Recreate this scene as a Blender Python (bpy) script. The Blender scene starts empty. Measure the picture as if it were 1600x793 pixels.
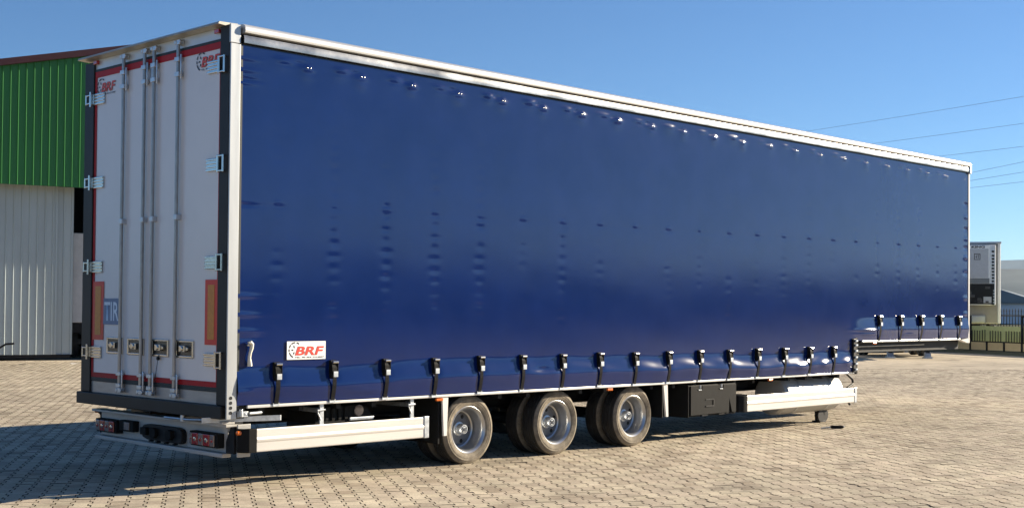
import bpy, bmesh, math, random
import numpy as np
from mathutils import Matrix, Vector, Euler

rng = np.random.default_rng(7)
random.seed(7)
C = bpy.context.scene.collection
scene = bpy.context.scene
R = math.radians

# ---------------------------------------------------------------- camera
CAM = np.array([-6.179, -9.459, 1.576])
YAW, PITCH, ROLL, FPX = R(44.553), R(1.106), R(0.498), 2032.77
fw = Vector((math.cos(PITCH) * math.cos(YAW), math.cos(PITCH) * math.sin(YAW), math.sin(PITCH)))
rt = fw.cross(Vector((0, 0, 1))).normalized()
up = rt.cross(fw)
rt, up = rt * math.cos(ROLL) + up * math.sin(ROLL), up * math.cos(ROLL) - rt * math.sin(ROLL)
cam_data = bpy.data.cameras.new('camera')
cam = bpy.data.objects.new('camera', cam_data)
C.objects.link(cam)
cam.matrix_world = Matrix(((rt.x, up.x, -fw.x, CAM[0]), (rt.y, up.y, -fw.y, CAM[1]), (rt.z, up.z, -fw.z, CAM[2]), (0, 0, 0, 1)))
cam_data.sensor_width = 36
cam_data.lens = FPX / 1600 * 36
cam_data.shift_y = 45.4 / 1600
cam_data.clip_start = 0.1
cam_data.clip_end = 20000
scene.camera = cam

# ---------------------------------------------------------------- light
SUN_EL, SUN_YAW = R(18.7), R(-21.8)          # sun from the front right of the trailer
world = bpy.data.worlds.new('World')
scene.world = world
world.use_nodes = True
wn = world.node_tree
sky = wn.nodes.new('ShaderNodeTexSky')
sky.sky_type = 'NISHITA'
sky.sun_disc = False
sky.sun_elevation = SUN_EL
sky.sun_rotation = math.pi / 2 - SUN_YAW
sky.altitude = 1500
sky.air_density = 1.0
sky.dust_density = 0.1
sky.ozone_density = 6.0
wn.links.new(sky.outputs['Color'], wn.nodes['Background'].inputs['Color'])
wn.nodes['Background'].inputs['Strength'].default_value = 0.053
sun_data = bpy.data.lights.new('sun', 'SUN')
sun_data.energy = 5.0
sun_data.angle = R(0.5)
sun_data.color = (1.0, 0.87, 0.68)
sun = bpy.data.objects.new('sun', sun_data)
C.objects.link(sun)
sdir = Vector((math.cos(SUN_EL) * math.cos(SUN_YAW), math.cos(SUN_EL) * math.sin(SUN_YAW), math.sin(SUN_EL)))
sun.rotation_euler = sdir.to_track_quat('Z', 'Y').to_euler()
sun.location = (20, -10, 15)
scene.view_settings.view_transform = 'Standard'
scene.view_settings.look = 'None'
scene.view_settings.gamma = 1.0
scene.view_settings.use_curve_mapping = False
scene.view_settings.exposure = 1.35
scene.cycles.use_denoising = True
scene.cycles.max_bounces = 8
scene.cycles.volume_bounces = 0

# ---------------------------------------------------------------- materials
MATS = {}
def mat(name, col, rough=0.5, metal=0.0, var=0.12, scale=6.0, bump=0.0, bscale=60.0, coat=0.0, spec=0.5, rvar=0.0, stretch=None, dirt=None, emit=None, crough=0.08):
    if name in MATS: return MATS[name]
    m = bpy.data.materials.new(name); m.use_nodes = True
    nt = m.node_tree; b = nt.nodes['Principled BSDF']
    tc = nt.nodes.new('ShaderNodeTexCoord')
    src = tc.outputs['Object']
    if stretch:
        mp = nt.nodes.new('ShaderNodeMapping'); mp.inputs['Scale'].default_value = stretch
        nt.links.new(src, mp.inputs['Vector']); src = mp.outputs['Vector']
    nz = nt.nodes.new('ShaderNodeTexNoise'); nz.inputs['Scale'].default_value = scale; nz.inputs['Detail'].default_value = 6
    nz.inputs['Roughness'].default_value = 0.6
    nt.links.new(src, nz.inputs['Vector'])
    rp = nt.nodes.new('ShaderNodeValToRGB')
    lo = [c * (1 - var) for c in col]; hi = [min(1, c * (1 + var)) for c in col]
    rp.color_ramp.elements[0].color = (*lo, 1); rp.color_ramp.elements[1].color = (*hi, 1)
    rp.color_ramp.elements[0].position = 0.3; rp.color_ramp.elements[1].position = 0.7
    nt.links.new(nz.outputs['Fac'], rp.inputs['Fac'])
    out = rp.outputs['Color']
    if dirt:
        dcol, amount, dsc = dirt
        n2 = nt.nodes.new('ShaderNodeTexNoise'); n2.inputs['Scale'].default_value = dsc; n2.inputs['Detail'].default_value = 8
        n2.inputs['Roughness'].default_value = 0.7
        nt.links.new(src, n2.inputs['Vector'])
        r2 = nt.nodes.new('ShaderNodeMapRange'); r2.inputs[1].default_value = 0.45; r2.inputs[2].default_value = 0.75; r2.inputs[4].default_value = amount
        nt.links.new(n2.outputs['Fac'], r2.inputs[0])
        mx = nt.nodes.new('ShaderNodeMix'); mx.data_type = 'RGBA'
        nt.links.new(r2.outputs[0], mx.inputs[0]); nt.links.new(out, mx.inputs[6]); mx.inputs[7].default_value = (*dcol, 1)
        out = mx.outputs[2]
    nt.links.new(out, b.inputs['Base Color'])
    b.inputs['Metallic'].default_value = metal
    b.inputs['Specular IOR Level'].default_value = spec
    if rvar:
        mr = nt.nodes.new('ShaderNodeMapRange'); mr.inputs[3].default_value = max(0.02, rough - rvar); mr.inputs[4].default_value = rough + rvar
        nt.links.new(nz.outputs['Fac'], mr.inputs[0]); nt.links.new(mr.outputs[0], b.inputs['Roughness'])
    else:
        b.inputs['Roughness'].default_value = rough
    if coat:
        b.inputs['Coat Weight'].default_value = coat; b.inputs['Coat Roughness'].default_value = crough
    if bump:
        n3 = nt.nodes.new('ShaderNodeTexNoise'); n3.inputs['Scale'].default_value = bscale; n3.inputs['Detail'].default_value = 4
        nt.links.new(src, n3.inputs['Vector'])
        bp = nt.nodes.new('ShaderNodeBump'); bp.inputs['Strength'].default_value = bump; bp.inputs['Distance'].default_value = 0.01
        nt.links.new(n3.outputs['Fac'], bp.inputs['Height']); nt.links.new(bp.outputs['Normal'], b.inputs['Normal'])
    MATS[name] = m
    return m

M_curtain = mat('curtain_pvc', (0.0030, 0.0150, 0.092), 0.115, var=0.10, scale=2.0, bump=0.012, bscale=260, rvar=0.03, spec=0.50, dirt=((0.016, 0.028, 0.085), 0.16, 2.3))
M_alu = mat('aluminium', (0.78, 0.77, 0.75), 0.32, 1.0, var=0.10, scale=3.0, rvar=0.08, stretch=(0.4, 4, 4))
M_alu_white = mat('anodised_guard', (0.62, 0.60, 0.565), 0.42, 0.35, var=0.07, scale=3.0, dirt=((0.42, 0.38, 0.32), 0.22, 1.5), rvar=0.06, stretch=(0.5, 6, 6))
M_alu_bright = mat('roof_rail_alu', (0.66, 0.655, 0.64), 0.36, 0.55, var=0.05, scale=2.0, rvar=0.06, stretch=(0.5, 4, 4))
M_alu_low = mat('rail_lower_alu', (0.34, 0.335, 0.32), 0.26, 0.95, var=0.45, scale=1.6, rvar=0.12, bump=0.25, bscale=3.0)
M_galv = mat('galvanised_steel', (0.52, 0.55, 0.58), 0.38, 0.8, var=0.18, scale=22.0, rvar=0.08)
M_chrome = mat('stainless', (0.58, 0.565, 0.53), 0.18, 1.0, var=0.08, scale=14)
M_bar = mat('lock_bar_steel', (0.33, 0.32, 0.31), 0.32, 0.75, var=0.2, scale=9, stretch=(6, 6, 1))
M_black = mat('black_steel', (0.012, 0.012, 0.013), 0.55, spec=0.22, var=0.25, scale=8, dirt=((0.06, 0.055, 0.05), 0.12, 4))
M_frame_black = mat('frame_black_paint', (0.013, 0.0128, 0.0125), 0.45, var=0.25, scale=5, spec=0.28, dirt=((0.04, 0.038, 0.035), 0.2, 3))
M_plastic = mat('black_plastic', (0.013, 0.013, 0.013), 0.65, spec=0.08, var=0.15, scale=10, bump=0.1, bscale=120)
M_strap = mat('black_webbing', (0.008, 0.008, 0.009), 0.8, spec=0.1, var=0.2, scale=40, bump=0.2, bscale=200)
M_door = mat('door_white', (0.66, 0.66, 0.67), 0.22, var=0.03, scale=1.2, rvar=0.05, bump=0.02, bscale=2.5, dirt=((0.45, 0.45, 0.45), 0.12, 2.2))
M_red = mat('red_trim', (0.36, 0.010, 0.014), 0.5, spec=0.25, var=0.12, scale=7)
M_seal = mat('rubber_seal', (0.012, 0.018, 0.019), 0.55, var=0.2, scale=10)
M_header = mat('header_alu', (0.55, 0.58, 0.58), 0.34, 0.3, var=0.08, scale=3)
M_sill = mat('sill_steel', (0.36, 0.35, 0.34), 0.38, 0.5, var=0.15, scale=4, stretch=(1, 1, 4))
M_bumper = mat('bumper_grey', (0.44, 0.43, 0.405), 0.40, 0.1, var=0.08, scale=4, dirt=((0.24, 0.22, 0.2), 0.25, 5))
M_tyre = mat('tyre_rubber', (0.022, 0.021, 0.020), 0.65, var=0.2, scale=20, bump=0.15, bscale=50, dirt=((0.10, 0.088, 0.07), 0.45, 9))
M_sidewall = mat('dusty_sidewall', (0.17, 0.145, 0.11), 0.8, var=0.3, scale=9, bump=0.25, bscale=60, spec=0.2, dirt=((0.40, 0.35, 0.27), 0.75, 7))
M_rim = mat('rim_silver', (0.50, 0.505, 0.51), 0.30, 0.8, var=0.08, scale=6, rvar=0.05)
M_rim_in = mat('rim_disc_paint', (0.13, 0.14, 0.155), 0.45, 0.2, var=0.15, scale=9, dirt=((0.12, 0.11, 0.1), 0.5, 6))
M_hole_shade = mat('hole_shade', (0.006, 0.006, 0.006), 0.8, var=0.1)  # near-black colour stands in for the shade inside holes and openings
M_white = mat('white_paint', (0.72, 0.70, 0.66), 0.35, var=0.05, scale=4, dirt=((0.4, 0.37, 0.32), 0.2, 5))
M_vinyl = mat('white_vinyl', (0.80, 0.80, 0.79), 0.35, var=0.02)
M_logo_red = mat('logo_red', (0.62, 0.045, 0.025), 0.4, var=0.05)
M_logo_dark = mat('logo_dark', (0.018, 0.02, 0.028), 0.4, var=0.1)
M_tir_blue = mat('plate_blue', (0.10, 0.17, 0.30), 0.4, var=0.15, scale=12)
M_tir_txt = mat('plate_letters', (0.55, 0.66, 0.78), 0.4, var=0.06, scale=12)
M_refl_red = mat('reflector_red', (0.55, 0.025, 0.012), 0.35, var=0.08, scale=30)
M_refl_amber = mat('reflector_amber', (0.50, 0.19, 0.015), 0.35, var=0.12, scale=30)
M_lens_red = mat('lens_red', (0.32, 0.012, 0.012), 0.12, var=0.2, scale=40, coat=1.0)
M_lens_clear = mat('lens_clear', (0.22, 0.17, 0.15), 0.10, var=0.25, scale=40, coat=1.0)
M_lens_orange = mat('lens_orange', (0.60, 0.13, 0.01), 0.2, var=0.15, scale=40, coat=0.6)
M_tank = mat('tank_alu', (0.45, 0.45, 0.44), 0.45, 0.3, var=0.05, scale=3, rvar=0.06)
M_cream = mat('cream_plastic', (0.74, 0.68, 0.55), 0.45, var=0.06, scale=12)

# ---------------------------------------------------------------- geometry helpers
class MB:
    def __init__(s): s.v = []; s.f = []; s.mi = []; s.cur = 0
    def add(s, vs, fs):
        o = len(s.v); s.v += [tuple(map(float, q)) for q in vs]
        for f in fs: s.f.append(tuple(i + o for i in f)); s.mi.append(s.cur)
        return s
    def slot(s, i): s.cur = i; return s
    def box(s, x0, x1, y0, y1, z0, z1):
        vs = [(x, y, z) for x in (x0, x1) for y in (y0, y1) for z in (z0, z1)]
        return s.add(vs, [(0, 1, 3, 2), (4, 6, 7, 5), (0, 4, 5, 1), (2, 3, 7, 6), (0, 2, 6, 4), (1, 5, 7, 3)])
    def cbox(s, c, d): return s.box(c[0]-d[0]/2, c[0]+d[0]/2, c[1]-d[1]/2, c[1]+d[1]/2, c[2]-d[2]/2, c[2]+d[2]/2)
    def tube(s, pts, r, n=8, cap=True):
        pts = [Vector(p) for p in pts]; rings = []
        for i, p in enumerate(pts):
            a = pts[max(0, i-1)]; b = pts[min(len(pts)-1, i+1)]; t = (b-a).normalized()
            h = Vector((0, 0, 1)) if abs(t.z) < 0.9 else Vector((1, 0, 0))
            e1 = t.cross(h).normalized(); e2 = t.cross(e1)
            rr = r[i] if isinstance(r, (list, tuple)) else r
            rings.append([p + e1*rr*math.cos(2*math.pi*k/n) + e2*rr*math.sin(2*math.pi*k/n) for k in range(n)])
        vs = [q for g in rings for q in g]; fs = []
        for i in range(len(pts)-1):
            for k in range(n):
                fs.append((i*n+k, i*n+(k+1) % n, (i+1)*n+(k+1) % n, (i+1)*n+k))
        if cap:
            fs.append(tuple(range(n))[::-1]); fs.append(tuple(range((len(pts)-1)*n, len(pts)*n)))
        return s.add(vs, fs)
    def prism(s, poly, axis, a, b):
        """poly: 2-D points in the two remaining axes (cyclic order x,y,z without axis)."""
        def P(q, t):
            if axis == 0: return (t, q[0], q[1])
            if axis == 1: return (q[0], t, q[1])
            return (q[0], q[1], t)
        n = len(poly); vs = [P(q, a) for q in poly] + [P(q, b) for q in poly]
        fs = [tuple(range(n)), tuple(range(2*n-1, n-1, -1))] + [(i, i+n, (i+1) % n + n, (i+1) % n) for i in range(n)]
        return s.add(vs, fs)
    def lathe(s, prof, c, axis='y', n=48, closed=False):
        """prof: (radius, offset along axis)."""
        vs = []; fs = []
        for r, t in prof:
            for k in range(n):
                a = 2*math.pi*k/n; x, z = r*math.cos(a), r*math.sin(a)
                vs.append((c[0]+x, c[1]+t, c[2]+z) if axis == 'y' else ((c[0]+t, c[1]+x, c[2]+z) if axis == 'x' else (c[0]+x, c[1]+z, c[2]+t)))
        m = len(prof)
        for i in range(m if closed else m-1):
            j = (i+1) % m
            for k in range(n):
                fs.append((i*n+k, i*n+(k+1) % n, j*n+(k+1) % n, j*n+k))
        return s.add(vs, fs)
    def mesh(s, name):
        me = bpy.data.meshes.new(name); me.from_pydata(s.v, [], s.f); 
        me.polygons.foreach_set('material_index', s.mi)
        bm = bmesh.new(); bm.from_mesh(me); bmesh.ops.remove_doubles(bm, verts=bm.verts, dist=1e-6); bmesh.ops.recalc_face_normals(bm, faces=bm.faces); bm.to_mesh(me); bm.free()
        me.update(); return me
    def build(s, name, m, parent=None, bevel=0.0, smooth=False, seg=2):
        return link(name, s.mesh(name), m, parent, bevel, smooth, seg)

def link(name, me, m, parent=None, bevel=0.0, smooth=False, seg=2):
    ms = m if isinstance(m, (list, tuple)) else [m]
    if not me.materials:
        for q in ms: me.materials.append(q)
    o = bpy.data.objects.new(name, me); C.objects.link(o)
    if parent: o.parent = parent
    if bevel:
        b = o.modifiers.new('bevel', 'BEVEL'); b.width = bevel; b.segments = seg; b.limit_method = 'ANGLE'; b.angle_limit = R(35)
        b.harden_normals = False
    if smooth:
        me.polygons.foreach_set('use_smooth', [True]*len(me.polygons))
        if smooth != 'all': me.set_sharp_from_angle(angle=R(35))
    return o
def empty(name, loc=(0, 0, 0), rz=0.0, parent=None):
    e = bpy.data.objects.new(name, None); C.objects.link(e); e.location = loc; e.rotation_euler = (0, 0, rz); e.empty_display_size = 0.3
    if parent: e.parent = parent
    return e
def tag(o, label, cat, group=None):
    o['label'] = label; o['category'] = cat
    if group: o['group'] = group
    return o
def struct(o, label=None):
    o['kind'] = 'structure'
    if label: o['label'] = label
    return o
def clone(o, parent=None, off=(0, 0, 0)):
    c = o.copy(); C.objects.link(c); c.parent = parent
    c.location = (o.location[0]+off[0], o.location[1]+off[1], o.location[2]+off[2])
    for ch in o.children: clone(ch, c)
    return c
def text_mesh(body, size, M, shear=0.0, bold=0.0, width=None, depth=0.0):
    cu = bpy.data.curves.new('t', 'FONT'); cu.body = body; cu.size = size; cu.shear = shear; cu.offset = bold; cu.extrude = depth
    cu.resolution_u = 3
    o = bpy.data.objects.new('t', cu); C.objects.link(o)
    bpy.context.view_layer.update()
    me = bpy.data.meshes.new_from_object(o.evaluated_get(bpy.context.evaluated_depsgraph_get()))
    bpy.data.objects.remove(o); bpy.data.curves.remove(cu)
    xs = [v.co.x for v in me.vertices]; ys = [v.co.y for v in me.vertices]
    x0, x1, y0 = min(xs), max(xs), min(ys)
    k = (width/(x1-x0)) if width else 1.0
    h = size*0.0
    for v in me.vertices:
        v.co = Vector(((v.co.x-x0)*k, v.co.y-y0, v.co.z))
    me.transform(M); me.update()
    return me
SIDE = lambda x, z, y: Matrix(((1, 0, 0, x), (0, 0, -1, y), (0, 1, 0, z), (0, 0, 0, 1)))       # read from -y
REAR = lambda y, z, x: Matrix(((0, 0, -1, x), (-1, 0, 0, y), (0, 1, 0, z), (0, 0, 0, 1)))      # read from -x

# ================================================================= GROUND
def principled_nodes(name):
    m = bpy.data.materials.new(name); m.use_nodes = True
    return m, m.node_tree, m.node_tree.nodes['Principled BSDF']
def N(nt, t, **kw):
    n = nt.nodes.new(t)
    for k, v in kw.items():
        if k.startswith('i_'): n.inputs[int(k[2:])].default_value = v
        else: setattr(n, k, v)
    return n
PA = YAW + R(13.3)                      # courses of the block paving run this way
def paving_material(name, mode):
    """concrete block colour: tint per block (object random or attribute), weathering in world space."""
    m, nt, b = principled_nodes(name); L = nt.links.new
    geo = N(nt, 'ShaderNodeNewGeometry')
    big = N(nt, 'ShaderNodeTexNoise'); big.inputs['Scale'].default_value = 0.22; big.inputs['Detail'].default_value = 5
    mid = N(nt, 'ShaderNodeTexNoise'); mid.inputs['Scale'].default_value = 2.1; mid.inputs['Detail'].default_value = 8; mid.inputs['Roughness'].default_value = 0.72
    fine = N(nt, 'ShaderNodeTexNoise'); fine.inputs['Scale'].default_value = 55; fine.inputs['Detail'].default_value = 6
    for q in (big, mid, fine): L(geo.outputs['Position'], q.inputs['Vector'])
    if mode == 'object':
        t = N(nt, 'ShaderNodeObjectInfo').outputs['Random']
    elif mode == 'attr':
        at = N(nt, 'ShaderNodeAttribute'); at.attribute_name = 'tint'; t = at.outputs['Fac']
    else:
        t = N(nt, 'ShaderNodeTexNoise'); t.inputs['Scale'].default_value = 6; L(geo.outputs['Position'], t.inputs['Vector']); t = t.outputs['Fac']
    rp = N(nt, 'ShaderNodeValToRGB')
    e = rp.color_ramp.elements
    e[0].position = 0; e[0].color = (0.37, 0.30, 0.215, 1); e[1].position = 1; e[1].color = (0.57, 0.49, 0.365, 1)
    k = e.new(0.12); k.color = (0.46, 0.385, 0.285, 1); k = e.new(0.45); k.color = (0.53, 0.445, 0.335, 1); k = e.new(0.6); k.color = (0.52, 0.45, 0.325, 1)
    L(t, rp.inputs['Fac'])
    def mul(a, src, lo, hi, f0, f1):
        mr = N(nt, 'ShaderNodeMapRange'); mr.inputs[1].default_value = f0; mr.inputs[2].default_value = f1; mr.inputs[3].default_value = lo; mr.inputs[4].default_value = hi
        L(src, mr.inputs[0])
        mx = N(nt, 'ShaderNodeMix', data_type='RGBA', blend_type='MULTIPLY'); mx.inputs[0].default_value = 1
        L(a, mx.inputs[6]); cb = N(nt, 'ShaderNodeCombineColor')
        for i in range(3): L(mr.outputs[0], cb.inputs[i])
        L(cb.outputs[0], mx.inputs[7]); return mx.outputs[2]
    c = mul(rp.outputs['Color'], big.outputs['Fac'], 0.82, 1.12, 0.35, 0.65)
    c = mul(c, mid.outputs['Fac'], 0.70, 1.10, 0.34, 0.62)
    c = mul(c, fine.outputs['Fac'], 0.80, 1.14, 0.3, 0.7)
    # oil and tyre stains
    st = N(nt, 'ShaderNodeTexNoise'); st.inputs['Scale'].default_value = 0.55; st.inputs['Detail'].default_value = 7; st.inputs['Roughness'].default_value = 0.68
    mp = N(nt, 'ShaderNodeMapping'); mp.inputs['Rotation'].default_value = (0, 0, -R(10)); mp.inputs['Scale'].default_value = (0.8, 1.6, 1)
    L(geo.outputs['Position'], mp.inputs['Vector']); L(mp.outputs['Vector'], st.inputs['Vector'])
    c = mul(c, st.outputs['Fac'], 1.0, 0.50, 0.57, 0.72)
    L(c, b.inputs['Base Color'])
    b.inputs['Roughness'].default_value = 0.85; b.inputs['Specular IOR Level'].default_value = 0.25
    bp = N(nt, 'ShaderNodeBump'); bp.inputs['Strength'].default_value = 0.35; bp.inputs['Distance'].default_value = 0.006
    L(fine.outputs['Fac'], bp.inputs['Height']); L(bp.outputs['Normal'], b.inputs['Normal'])
    return m
M_paver_one = paving_material('paver_block', 'object')
M_paver_many = paving_material('paver_blocks', 'attr')
M_yard_far = paving_material('paver_far', 'noise')
M_joint = mat('joint_sand', (0.048, 0.040, 0.029), 0.95, var=0.4, scale=3, dirt=((0.20, 0.165, 0.12), 0.6, 1.6))

def ground_material():
    m, nt, b = principled_nodes('dry_grass_land'); L = nt.links.new
    geo = N(nt, 'ShaderNodeNewGeometry')
    n1 = N(nt, 'ShaderNodeTexNoise'); n1.inputs['Scale'].default_value = 0.02; n1.inputs['Detail'].default_value = 10
    L(geo.outputs['Position'], n1.inputs['Vector'])
    rp = N(nt, 'ShaderNodeValToRGB'); e = rp.color_ramp.elements
    e[0].position = 0.35; e[0].color = (0.035, 0.045, 0.020, 1); e[1].position = 0.70; e[1].color = (0.085, 0.08, 0.045, 1)
    L(n1.outputs['Fac'], rp.inputs['Fac']); L(rp.outputs['Color'], b.inputs['Base Color'])
    b.inputs['Roughness'].default_value = 0.95; b.inputs['Specular IOR Level'].default_value = 0.1
    return m
M_land = ground_material()
g = MB().add([(-9000, -9000, -0.10), (9000, -9000, -0.10), (9000, 9000, -0.10), (-9000, 9000, -0.10)], [(0, 1, 2, 3)]).build('ground', M_land)
struct(g, 'dry grassy land beyond the yard')

# paved yard: one sheet of joint sand, blocks laid on it near the camera, plain paved sheet beyond
e1 = np.array([math.cos(PA), math.sin(PA)]); e2 = np.array([math.sin(PA), -math.cos(PA)])
FD = R(67); fdir = np.array([math.cos(FD), math.sin(FD)]); fnor = np.array([math.sin(FD), -math.cos(FD)])   # fence line direction, outward normal
F0 = np.array([42.657, 11.408])
# yard corner points: bounded by the fence line on the far right and the warehouse line on the far left
def fp(u, d=0.0): q = F0 + fdir*u + fnor*d; return (q[0], q[1])
yard_pts = [fp(-33), fp(48), (-32, 48), (-52, -2), (-20, -20)]  # right edge drawn in, out of view, so the curtain reflects darker land
yard = MB().add([(x, y, -0.011) for x, y in yard_pts], [(0, 1, 2, 3, 4)]).build('yard', M_joint)
struct(yard, 'paved truck yard')
# blocks
LB, WB, AMP, GAP = 0.200, 0.141, 0.0135, 0.0042
prof = [(0, AMP), (0.20, AMP), (0.30, -AMP), (0.70, -AMP), (0.80, AMP), (1.0, AMP)]      # double-T interlocking block
def outline(gap):
    eg = gap*0.28
    left = [(s*LB, -a-WB/2+gap) for s, a in prof]; right = [(s*LB, a+WB/2-gap) for s, a in prof]
    left[0] = (eg, left[0][1]); left[-1] = (LB-eg, left[-1][1]); right[0] = (eg, right[0][1]); right[-1] = (LB-eg, right[-1][1])
    return np.array(left + right[::-1])
o_top, o_bot = outline(GAP+0.0012), outline(GAP)
nO = len(o_top)
camxy = CAM[:2]; fwd = np.array([math.cos(YAW), math.sin(YAW)]); rgt = np.array([math.sin(YAW), -math.cos(YAW)])
FAR = 36.0
s_c, t_c = camxy @ e1, camxy @ e2
ii = np.arange(int((s_c-12)/LB), int((s_c+48)/LB)); jj = np.arange(int((t_c-36)/WB), int((t_c+36)/WB))
I, J = np.meshgrid(ii, jj, indexing='ij'); I = I.ravel(); J = J.ravel()
S = I*LB + (J % 2)*LB/2; T = J*WB
P = S[:, None]*e1 + T[:, None]*e2
rel = P - camxy; dep = rel @ fwd; lat = rel @ rgt
keep = (dep > 6.0) & (dep < FAR) & (np.abs(lat) < dep*0.45 + 2.6)
P, dep, lat, J, I = P[keep], dep[keep], lat[keep], J[keep], I[keep]
nb = len(P)
tint = rng.random(nb); tint[rng.random(nb) < 0.035] *= 0.1
hgt = rng.normal(0, 0.0009, nb); tilt = rng.normal(0, 0.008, (nb, 2)); tilt[rng.random(nb) < 0.03] *= 2.2
# low-frequency settling of the paving
hgt += 0.004*np.sin(P[:, 0]*0.7+1)*np.cos(P[:, 1]*0.55)*0.6
# blocks that show largest: in frame, nearest
px = 800 + FPX*lat/dep; py = 441.9 + FPX*(CAM[2]/dep + math.tan(PITCH))
vis = (px > 6) & (px < 1594) & (py < 789)
order = np.argsort(np.where(vis, dep, 1e9))
single = np.zeros(nb, bool); single[order[:300]] = True
cent = np.array([LB/2, 0])
lt = np.concatenate([o_top, o_bot]) - cent
zl = np.concatenate([np.zeros(nO), np.full(nO, -0.012)])
faces1 = [tuple(range(nO))] + [(i, i+nO, (i+1) % nO + nO, (i+1) % nO) for i in range(nO)]
# single blocks share one mesh
vv = [(*(a*e1 + b_*e2), z) for (a, b_), z in zip(lt, zl)]
pm = bpy.data.meshes.new('paver'); pm.from_pydata(vv, [], faces1)
bm = bmesh.new(); bm.from_mesh(pm); bmesh.ops.recalc_face_normals(bm, faces=bm.faces)
if max(bm.faces, key=lambda q: len(q.verts)).normal.z < 0: bmesh.ops.reverse_faces(bm, faces=bm.faces)
bm.to_mesh(pm); bm.free()
pm.materials.append(M_paver_one); pm.materials.append(M_joint)
pm.polygons.foreach_set('material_index', [0 if len(q_.vertices) == nO else 1 for q_ in pm.polygons])
cw = P + cent[0]*e1
for k in np.where(single)[0]:
    o = bpy.data.objects.new('paver', pm); C.objects.link(o); o.parent = yard
    o.location = (cw[k, 0], cw[k, 1], hgt[k])
    o.rotation_euler = (tilt[k, 0], tilt[k, 1], 0)
rest = np.where(~single)[0]; nr = len(rest)
base = lt[:, 0][:, None]*e1 + lt[:, 1][:, None]*e2                    # (2nO,2)
V = np.zeros((nr, 2*nO, 3))
V[:, :, :2] = cw[rest][:, None, :] + base[None]
V[:, :, 2] = zl[None] + hgt[rest][:, None] - tilt[rest, 1][:, None]*base[None, :, 0] + tilt[rest, 0][:, None]*base[None, :, 1]
me = bpy.data.meshes.new('paver_field')
nv = nr*2*nO
flip = [tuple(reversed(f)) for f in faces1]
loops1 = np.array([i for f in flip for i in f]); sizes1 = np.array([len(f) for f in flip])
loops = (loops1[None] + (np.arange(nr)*2*nO)[:, None]).ravel()
sizes = np.tile(sizes1, nr); starts = np.concatenate([[0], np.cumsum(sizes)[:-1]])
me.vertices.add(nv); me.vertices.foreach_set('co', V.ravel())
me.loops.add(len(loops)); me.loops.foreach_set('vertex_index', loops)
me.polygons.add(len(sizes)); me.polygons.foreach_set('loop_start', starts)
at = me.attributes.new('tint', 'FLOAT', 'POINT'); at.data.foreach_set('value', np.repeat(tint[rest], 2*nO))
me.update(calc_edges=True); me.validate()
if me.polygons[0].normal.z < 0: me.flip_normals()
me.polygons.foreach_set('use_smooth', np.zeros(len(sizes), bool))
me.polygons.foreach_set('material_index', (sizes != nO).astype(np.int32))
fld = link('paver_field', me, [M_paver_many, M_joint], yard); fld['kind'] = 'stuff'
# plain paved sheet beyond the laid blocks (outside the wedge), 4 mm lower than the block tops
def wedge(d, sgn): return camxy + fwd*d + rgt*sgn*(d*0.45+2.6)
A0, A1, B0, B1 = wedge(6, -1), wedge(FAR, -1), wedge(6, 1), wedge(FAR, 1)
mb = MB()
yp = [np.array(q) for q in yard_pts]
z0 = -0.0035
def poly(*q): mb.add([(a[0], a[1], z0) for a in q], [tuple(range(len(q)))])
poly(yp[0], yp[1], A1, B1)                 # beyond the wedge, towards the fence
poly(yp[1], yp[2], A1)
poly(yp[2], yp[3], A0, A1)
poly(yp[3], yp[4], B0, A0)
poly(yp[4], yp[0], B1, B0)
far_pave = mb.build('far_paving', M_yard_far, yard); 

# far hills all round the plain
def hills():
    n = 360; vs = []; fs = []
    for i in range(n):
        a = 2*math.pi*i/n
        h = 80 + 28*math.sin(a*3+0.6) + 26*math.sin(a*7+2.0) + 12*math.sin(a*17+0.3) + 7*math.sin(a*41)
        # ridge rises to the right of the view
        da = (a - R(12) + math.pi) % (2*math.pi) - math.pi
        h += 62*math.exp(-(da/0.5)**2)
        da2 = (a - R(-45) + math.pi) % (2*math.pi) - math.pi
        h += 40*math.exp(-(da2/0.5)**2)
        for r_, k in ((2900, 0.0), (3150, 0.42), (3350, 0.72), (3600, 1.0), (4100, 0.6), (4300, 0.0)):
            jig = 1 + 0.10*math.sin(a*23+r_) + 0.06*math.sin(a*57+r_*0.3)
            vs.append((r_*math.cos(a), r_*math.sin(a), -1 + h*k*(jig if k < 1 else 1)))
    for i in range(n):
        for k in range(5):
            fs.append((i*6+k, ((i+1) % n)*6+k, ((i+1) % n)*6+k+1, i*6+k+1))
    o = MB().add(vs, fs).build('hills', mat('hill_scrub', (0.048, 0.057, 0.062), 0.95, var=0.3, scale=0.006), smooth='all')
    struct(o, 'hazy mountain ridge on the horizon')
hills()
def near_ridge():
    n = 240; vs = []; fs = []
    for i in range(n):
        a = 2*math.pi*i/n
        h = 46 + 12*math.sin(a*5+1.1) + 9*math.sin(a*13+2.2) + 5*math.sin(a*31+.7) + 3*math.sin(a*67)
        for r_, k in ((1500, 0), (1650, .5), (1800, 1.0), (1950, .55), (2100, 0)):
            vs.append((r_*math.cos(a), r_*math.sin(a), -1 + h*k))
    for i in range(n):
        for k in range(4): fs.append((i*5+k, ((i+1) % n)*5+k, ((i+1) % n)*5+k+1, i*5+k+1))
    struct(MB().add(vs, fs).build('foothills', mat('foothill_scrub', (0.05, 0.058, 0.05), 0.95, var=0.35, scale=0.012), smooth='all'), 'darker foothills in front of the hazy ridge')
near_ridge()

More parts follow.
